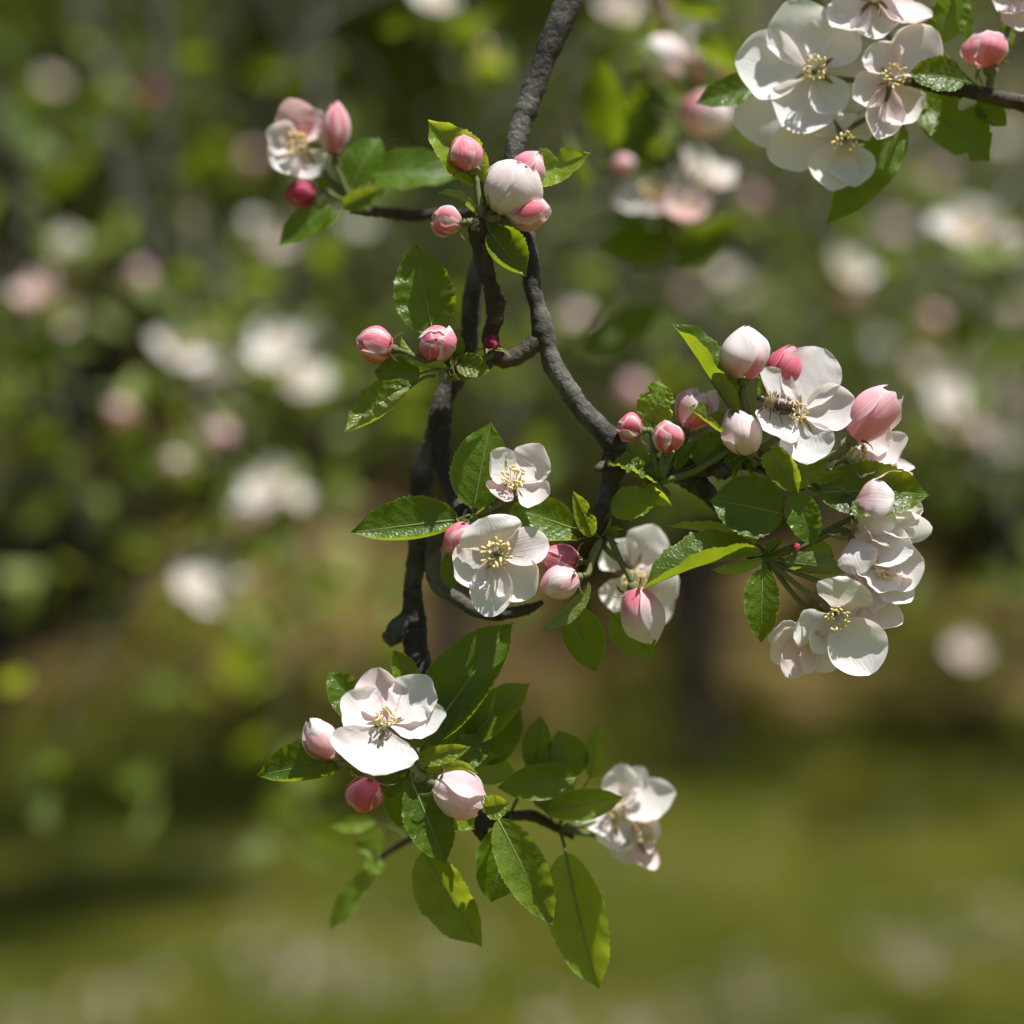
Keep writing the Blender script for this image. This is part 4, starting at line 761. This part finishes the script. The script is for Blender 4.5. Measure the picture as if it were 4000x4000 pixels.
def template_petals(seed, openness, pig):
    """five petal meshes, stamens mesh and calyx mesh for a flower of radius 1 facing +Z"""
    r_ = random.Random(seed); ms = []
    for k in range(5):
        an = k * 1.2566 + r_.uniform(-0.15, 0.15); op = openness * r_.uniform(0.85, 1.1)
        T = (math.cos(an) * math.sin(op), math.sin(an) * math.sin(op), math.cos(op) + 0.0)
        V, F, uv, c, t, v = blade_geo((T[0] * 0.05, T[1] * 0.05, 0), T, 0.86 * r_.uniform(0.9, 1.1), (0, 0, 1), 9, 8, prof_petal, 0.05, 0.6, 0.6, -0.10, 0.0, r_.uniform(-0.3, 0.3), 0.025, 2, seed=seed * 9 + k, crinkle=0.01)
        tt = np.repeat(t, 9); me = mesh(V, F, uv, pig + 0.12 * (1 - tt) ** 2); me.materials.append(M_PET); ms.append(('petal', me))
    geo = []
    for i in range(10):
        an = i * 2.4; d = np.array([0.25 * math.cos(an), 0.25 * math.sin(an), 0.35]); g = tube_geo([d * 0.1, d * 0.6, d], [0.02, 0.02, 0.02], 3, cap=False); geo.append(g)
        geo.append(tube_geo([d * 0.9, d, d * 1.25], [0.02, 0.06, 0.02], 4))
    V, F = join(geo); me = mesh(V, F); me.materials.append(M_ANT); ms.append(('stamens', me))
    V, F = join([urn_geo(np.zeros(3), np.array([0, 0, 1.0]), 0.10, 0.2), tube_geo([(0, 0, -0.15), (0.05, 0, -0.6), (0.1, 0.05, -1.0)], [0.045, 0.04, 0.04], 6)]); base = mesh(V, F); base.materials.append(M_CALYX)
    return base, ms
BLOM = {'w': [template_petals(i, 1.25, 0.0) for i in (1, 2)] + [template_petals(3, 0.95, 0.02)], 'p': [template_petals(4, 0.8, 0.15), template_petals(5, 1.1, 0.09)]}
def template_bud(seed, p0, p1):
    ms = []; nu, nv = 10, 8; q = np.linspace(0, 1, nu + 1)[:, None]; u = np.linspace(-1, 1, nv + 1)[None, :]
    for i in range(5):
        tt = q * (1 - 0.16 * np.abs(u) ** 2.4) * (1 - 0.05 * (i % 2)); f = np.sin(np.pi * (0.10 + 0.885 * tt)) ** 0.7; th = i * 1.2566 + u * 1.1 + 0.5 * tt
        rr = 0.42 * f * (1 + 0.065 * u) + 0.006 * i; V = np.stack([rr * np.cos(th), rr * np.sin(th), tt * 1.0 + 0 * u], -1).reshape(-1, 3)
        pg = np.broadcast_to(p0 * (1 - tt) + p1 * tt - 0.25 * np.clip(np.abs(u) - 0.5, 0, 1), tt.shape).ravel().clip(0, 1); uv = np.stack(np.broadcast_arrays((u + 1) / 2, tt), -1).reshape(-1, 2)
        me = mesh(V, grid_faces(nu, nv)[:, ::-1], uv, pg); me.materials.append(M_PET); ms.append(('petal', me))
    V, F = join([urn_geo(np.zeros(3), np.array([0, 0, 1.0]), 0.18, 0.3), tube_geo([(0, 0, -0.2), (0.05, 0, -0.6), (0.1, 0.05, -1.0)], [0.06, 0.055, 0.05], 6)]); base = mesh(V, F); base.materials.append(M_CALYX)
    return base, ms
BUDM = {'b': [template_bud(1, 0.52, -0.05), template_bud(2, 0.46, -0.10)], 'r': [template_bud(3, 0.62, 0.50)], 'o': [template_bud(4, 0.34, 0.14)]}
def quat(z, spin):
    return Vector(tuple(z)).to_track_quat('Z', 'Y') @ Quaternion((0, 0, 1), spin)
def put(name, me, parent, loc, z, spin, sc):
    o = bpy.data.objects.new(name, me); COL.objects.link(o); o.parent = parent; o.location = np.asarray(loc) - ORG[parent]; o.rotation_mode = 'QUATERNION'; o.rotation_quaternion = quat(z, spin); o.scale = (sc,) * 3
    ORG[o] = np.asarray(loc); return o
def put_flower(thing, kind, loc, z, sc, r_):
    pool, nm = (BLOM[kind], 'blossom') if kind in BLOM else (BUDM[kind], 'flower_bud'); base, ms = pool[r_.randrange(len(pool))]
    o = put(nm, base, thing, loc, z, r_.uniform(0, 6.28), sc)
    for n_, me in ms:
        c = bpy.data.objects.new(n_, me); COL.objects.link(c); c.parent = o
        if n_ == 'stamens': c['kind'] = 'stuff'
    return o
def soft_branch(label, pts, flowers, nleaf, seed, shoots=6, rad=0.006, lsz=0.05, spread=0.16, hang=1.0, name='apple_branch', m=None, yl=False):
    """pts: (x, y, distance m) along the wood; flowers: (x, y, distance, kind, radius m)"""
    r_ = random.Random(seed); q = np.array([PD(*p) for p in pts]); o = empty(name, q[0], label, 'branch', 'soft apple branches behind the one in focus')
    s = spline(q, 26); V, F = tube_geo(s, np.linspace(rad, rad * 0.45, 26), 8, 0.06, seed); mk('bough', V, F, m or M_BARK, o, q[0])
    nodes = [s[i] for i in range(4, 26, 3)]
    for k in range(shoots):
        a = s[r_.randrange(3, 25)]; e = a + np.array([r_.gauss(0, 0.6) * spread, r_.gauss(0, 0.5) * spread, (r_.uniform(-1.3, -0.3) * hang + r_.gauss(0, 0.3)) * spread]); mid = (a + e) / 2 + np.array([r_.gauss(0, 0.02), 0, 0.02])
        p2 = spline([a, mid, e], 9); V, F = tube_geo(p2, np.linspace(rad * 0.45, rad * 0.25, 9), 6, 0.06, k); mk('limb', V, F, m or M_BARK, o, a); nodes += [p2[5], p2[8], e]
    nodes = [np.asarray(x) for x in nodes]
    for k in range(int(nleaf * 0.6)):
        p = nodes[r_.randrange(len(nodes))] + np.array([r_.gauss(0, 0.012) for _ in range(3)]); z = nrm(np.array([r_.gauss(0, 0.7), r_.gauss(0, 0.6), r_.gauss(0.1, 0.7)]))
        put('leaf', (YLEAF if yl else LEAFM)[r_.randrange(6)], o, p, z, r_.uniform(0, 6.28), lsz * r_.uniform(0.6, 1.2))
    for (x, y, Y, kind, sc) in flowers:
        c = PD(x, y, Y); z = nrm(np.array([r_.gauss(0.1, 0.3), -0.6, r_.uniform(0.5, 1.0)])) if kind in BLOM else nrm(np.array([r_.gauss(0, 0.4), -0.3, r_.uniform(-0.2, 0.9)]))
        if kind not in BLOM: c = c - z * sc * 0.5
        put_flower(o, kind, c, z, sc, r_)
        nd = min(nodes, key=lambda n_: np.linalg.norm(n_ - c)); e = c - z * sc * 0.9
        if np.linalg.norm(nd - e) > 0.004:
            V, F = tube_geo(spline([nd, (nd + e) / 2 + np.array([0, 0, -0.006]), e], 8), np.full(8, 0.0013), 5); mk('flower_stalk', V, F, M_STALK, o, nd)
        for j in range(3):
            put('leaf', LEAFM[r_.randrange(6)], o, e + np.array([r_.gauss(0, 0.008) for _ in range(3)]), nrm(np.array([r_.gauss(0, 0.7), r_.gauss(0.2, 0.5), r_.gauss(0.0, 0.6)])), r_.uniform(0, 6.28), lsz * r_.uniform(0.6, 1.1))
    return o
b = 0.029
soft_branch('soft branch just behind the dark bough with two white-tipped buds and a blossom pair', [(2750, -350, 1.15), (2500, 100, 1.14), (2380, 420, 1.13), (2480, 560, 1.13), (2600, 640, 1.13)],
    [(2588, 225, 1.12, 'b', 0.027), (2790, 250, 1.22, 'o', 0.026), (2770, 445, 1.12, 'b', 0.027), (2560, 790, 1.13, 'w', 0.024), (2730, 720, 1.16, 'w', 0.024), (2660, 860, 1.12, 'p', 0.020), (2440, 640, 1.10, 'o', 0.012)], 12, 51, 3, 0.0028, 0.045, 0.10, m=M_STALK)
L_ = 'soft background branch '
soft_branch(L_ + 'at far upper left with one red bud among dark leaves', [(150, -500, 2.5), (330, 50, 2.45), (480, 500, 2.4), (520, 900, 2.4)], [(590, 370, 2.2, 'r', 0.027), (200, 330, 2.9, 'p', 0.02)], 55, 52, 9, 0.010, 0.06, 0.30)
soft_branch(L_ + 'hanging at the left edge with a pale pink blossom', [(-250, -100, 2.0), (0, 500, 1.95), (120, 900, 1.9), (220, 1300, 1.9)], [(170, 1180, 1.85, 'p', 0.029), (230, 1270, 1.9, 'p', 0.026), (260, 950, 2.1, 'w', 0.018), (330, 990, 2.15, 'o', 0.02)], 45, 53, 8, 0.007, 0.055, 0.22)
soft_branch(L_ + 'with a white blossom pair left of the hanging branch', [(620, -400, 2.0), (640, 400, 1.95), (700, 900, 1.9), (780, 1350, 1.88)], [(690, 1390, 1.82, 'w', 0.031), (790, 1480, 1.86, 'w', 0.031), (880, 1430, 1.9, 'p', b), (850, 1340, 1.95, 'p', 0.024), (900, 1560, 1.95, 'w', 0.022), (560, 1090, 2.2, 'o', 0.03), (740, 880, 2.2, 'p', 0.016), (470, 1610, 1.85, 'o', 0.022)], 45, 54, 7, 0.007, 0.05, 0.22)
soft_branch(L_ + 'ending in the single tall white blossom behind the left leaf cluster', [(1250, -300, 2.1), (1230, 500, 2.0), (1160, 1000, 1.9), (1120, 1350, 1.9)], [(1110, 1370, 1.82, 'w', 0.031), (1180, 1500, 1.85, 'w', 0.029), (1060, 1320, 1.95, 'w', 0.022), (1040, 960, 2.1, 'p', 0.026), (1010, 900, 2.15, 'w', 0.024)], 40, 55, 6, 0.006, 0.045, 0.18)
soft_branch(L_ + 'with the brightest white blossom and pink bud beside it at left', [(420, 500, 1.9), (620, 1100, 1.85), (800, 1600, 1.82), (930, 1850, 1.8)], [(1060, 1910, 1.75, 'w', 0.028), (1030, 1980, 1.79, 'w', 0.026), (1110, 1960, 1.80, 'w', 0.025), (960, 2010, 1.7, 'b', 0.022), (865, 1700, 1.8, 'o', 0.022), (790, 1650, 1.9, 'b', 0.022), (690, 1810, 1.8, 'b', 0.02), (890, 1750, 1.85, 'w', 0.029), (840, 1850, 1.88, 'p', 0.024)], 22, 56, 4, 0.005, 0.045, 0.15)
soft_branch(L_ + 'hanging lowest at left with two white blossoms', [(1250, 1300, 1.9), (1050, 1750, 1.85), (900, 2050, 1.85), (830, 2220, 1.85)], [(770, 2320, 1.8, 'w', 0.027), (850, 2220, 1.85, 'w', 0.027), (800, 2180, 1.9, 'p', 0.022), (1250, 2270, 1.9, 'b', 0.01)], 26, 57, 4, 0.005, 0.05, 0.17)
soft_branch(L_ + 'of yellow-green leaves below the lowest left blossoms', [(900, 1500, 2.3), (1080, 1900, 2.3), (1180, 2150, 2.3), (1250, 2400, 2.3)], [], 100, 58, 10, 0.004, 0.055, 0.24, yl=True)
soft_branch(L_ + 'of leaves only at the left edge below the pale pink blossom', [(-200, 900, 2.2), (50, 1350, 2.2), (180, 1600, 2.2), (260, 1900, 2.2)], [], 60, 59, 8, 0.006, 0.055, 0.24, yl=True)
soft_branch(L_ + 'crossing the top edge with a white blossom between bough and left twig', [(1500, -300, 1.6), (1650, -120, 1.6), (1800, -20, 1.6), (1880, 150, 1.6)], [(1690, 20, 1.5, 'w', 0.02), (1870, 190, 1.7, 'o', 0.018)], 16, 60, 3, 0.005, 0.045, 0.15)
soft_branch(L_ + 'of leaves and few blossoms behind the upper left twig', [(900, -300, 2.8), (1150, 200, 2.8), (1380, 600, 2.8), (1450, 1000, 2.8)], [(1400, 880, 2.7, 'w', 0.02), (980, 620, 2.8, 'o', 0.03)], 60, 61, 9, 0.008, 0.06, 0.33)
soft_branch(L_ + 'at right with the large blush blossom below the upper right cluster', [(4300, 300, 1.7), (4050, 600, 1.66), (3900, 800, 1.62), (3820, 930, 1.6)], [(3790, 920, 1.56, 'w', 0.029), (3870, 1020, 1.6, 'w', 0.029), (3850, 900, 1.62, 'p', 0.026), (3730, 900, 1.6, 'w', 0.022), (3640, 1250, 2.1, 'o', 0.024)], 14, 62, 3, 0.005, 0.045, 0.12)
soft_branch(L_ + 'with a tall pinkish white blossom above the big right cluster', [(3100, -200, 2.0), (3200, 400, 1.95), (3280, 800, 1.92), (3300, 1020, 1.9)], [(3300, 1080, 1.85, 'w', b), (3320, 1190, 1.88, 'p', 0.025), (3360, 640, 2.1, 'o', 0.026), (2950, 790, 2.0, 'o', 0.026), (2830, 1090, 2.2, 'w', 0.02)], 34, 63, 6, 0.006, 0.05, 0.2)
soft_branch(L_ + 'hanging by the right edge with pale blossoms beside the big right cluster', [(4200, 1000, 2.1), (4000, 1300, 2.05), (3850, 1500, 2.0), (3760, 1680, 2.0)], [(3700, 1560, 1.95, 'w', 0.025), (3780, 1690, 2.0, 'p', 0.025), (3700, 1680, 2.0, 'w', 0.022), (3920, 1760, 2.1, 'w', 0.024), (3850, 1850, 2.1, 'w', 0.022)], 30, 64, 5, 0.005, 0.05, 0.18)
soft_branch(L_ + 'low at the right edge with one faint pink blossom', [(4300, 2000, 2.4), (4050, 2250, 2.4), (3850, 2450, 2.4)], [(3780, 2560, 2.3, 'p', 0.024)], 14, 65, 3, 0.005, 0.05, 0.16)
soft_branch(L_ + 'with a pink bud left of the big right cluster', [(2300, 300, 2.2), (2400, 900, 2.2), (2450, 1300, 2.2)], [(2470, 1530, 2.0, 'o', 0.030), (2250, 1250, 2.3, 'p', 0.02), (2380, 1160, 2.4, 'w', 0.018)], 40, 66, 7, 0.007, 0.055, 0.25)
soft_branch(L_ + 'of pale blossom at the top edge right of the dark bough', [(2900, -400, 1.7), (2700, -100, 1.7), (2500, 60, 1.7), (2330, 200, 1.7)], [(2420, 60, 1.65, 'p', 0.022), (2700, 190, 1.75, 'w', 0.022), (2600, 40, 1.7, 'o', 0.02)], 18, 67, 4, 0.005, 0.05, 0.14)
soft_branch(L_ + 'far back at upper right in blush bloom', [(4300, -200, 3.2), (3900, 200, 3.2), (3600, 700, 3.2), (3500, 1100, 3.2)], [(3500, 900, 3.1, 'p', 0.024), (3650, 700, 3.1, 'p', 0.024), (3420, 1350, 3.2, 'w', 0.022), (3900, 550, 3.2, 'w', 0.024), (3950, 1200, 3.2, 'p', 0.024), (3600, 1450, 3.2, 'p', 0.024)], 50, 68, 8, 0.009, 0.055, 0.35)
soft_branch(L_ + 'far back behind the centre leaf cluster in blush bloom', [(2900, -300, 3.4), (2800, 400, 3.4), (2700, 900, 3.4), (2600, 1300, 3.4)], [(2700, 1150, 3.3, 'p', 0.024), (2900, 1150, 3.4, 'w', 0.024), (3050, 950, 3.4, 'p', 0.024), (2350, 800, 3.4, 'p', 0.02)], 50, 69, 8, 0.009, 0.055, 0.35)
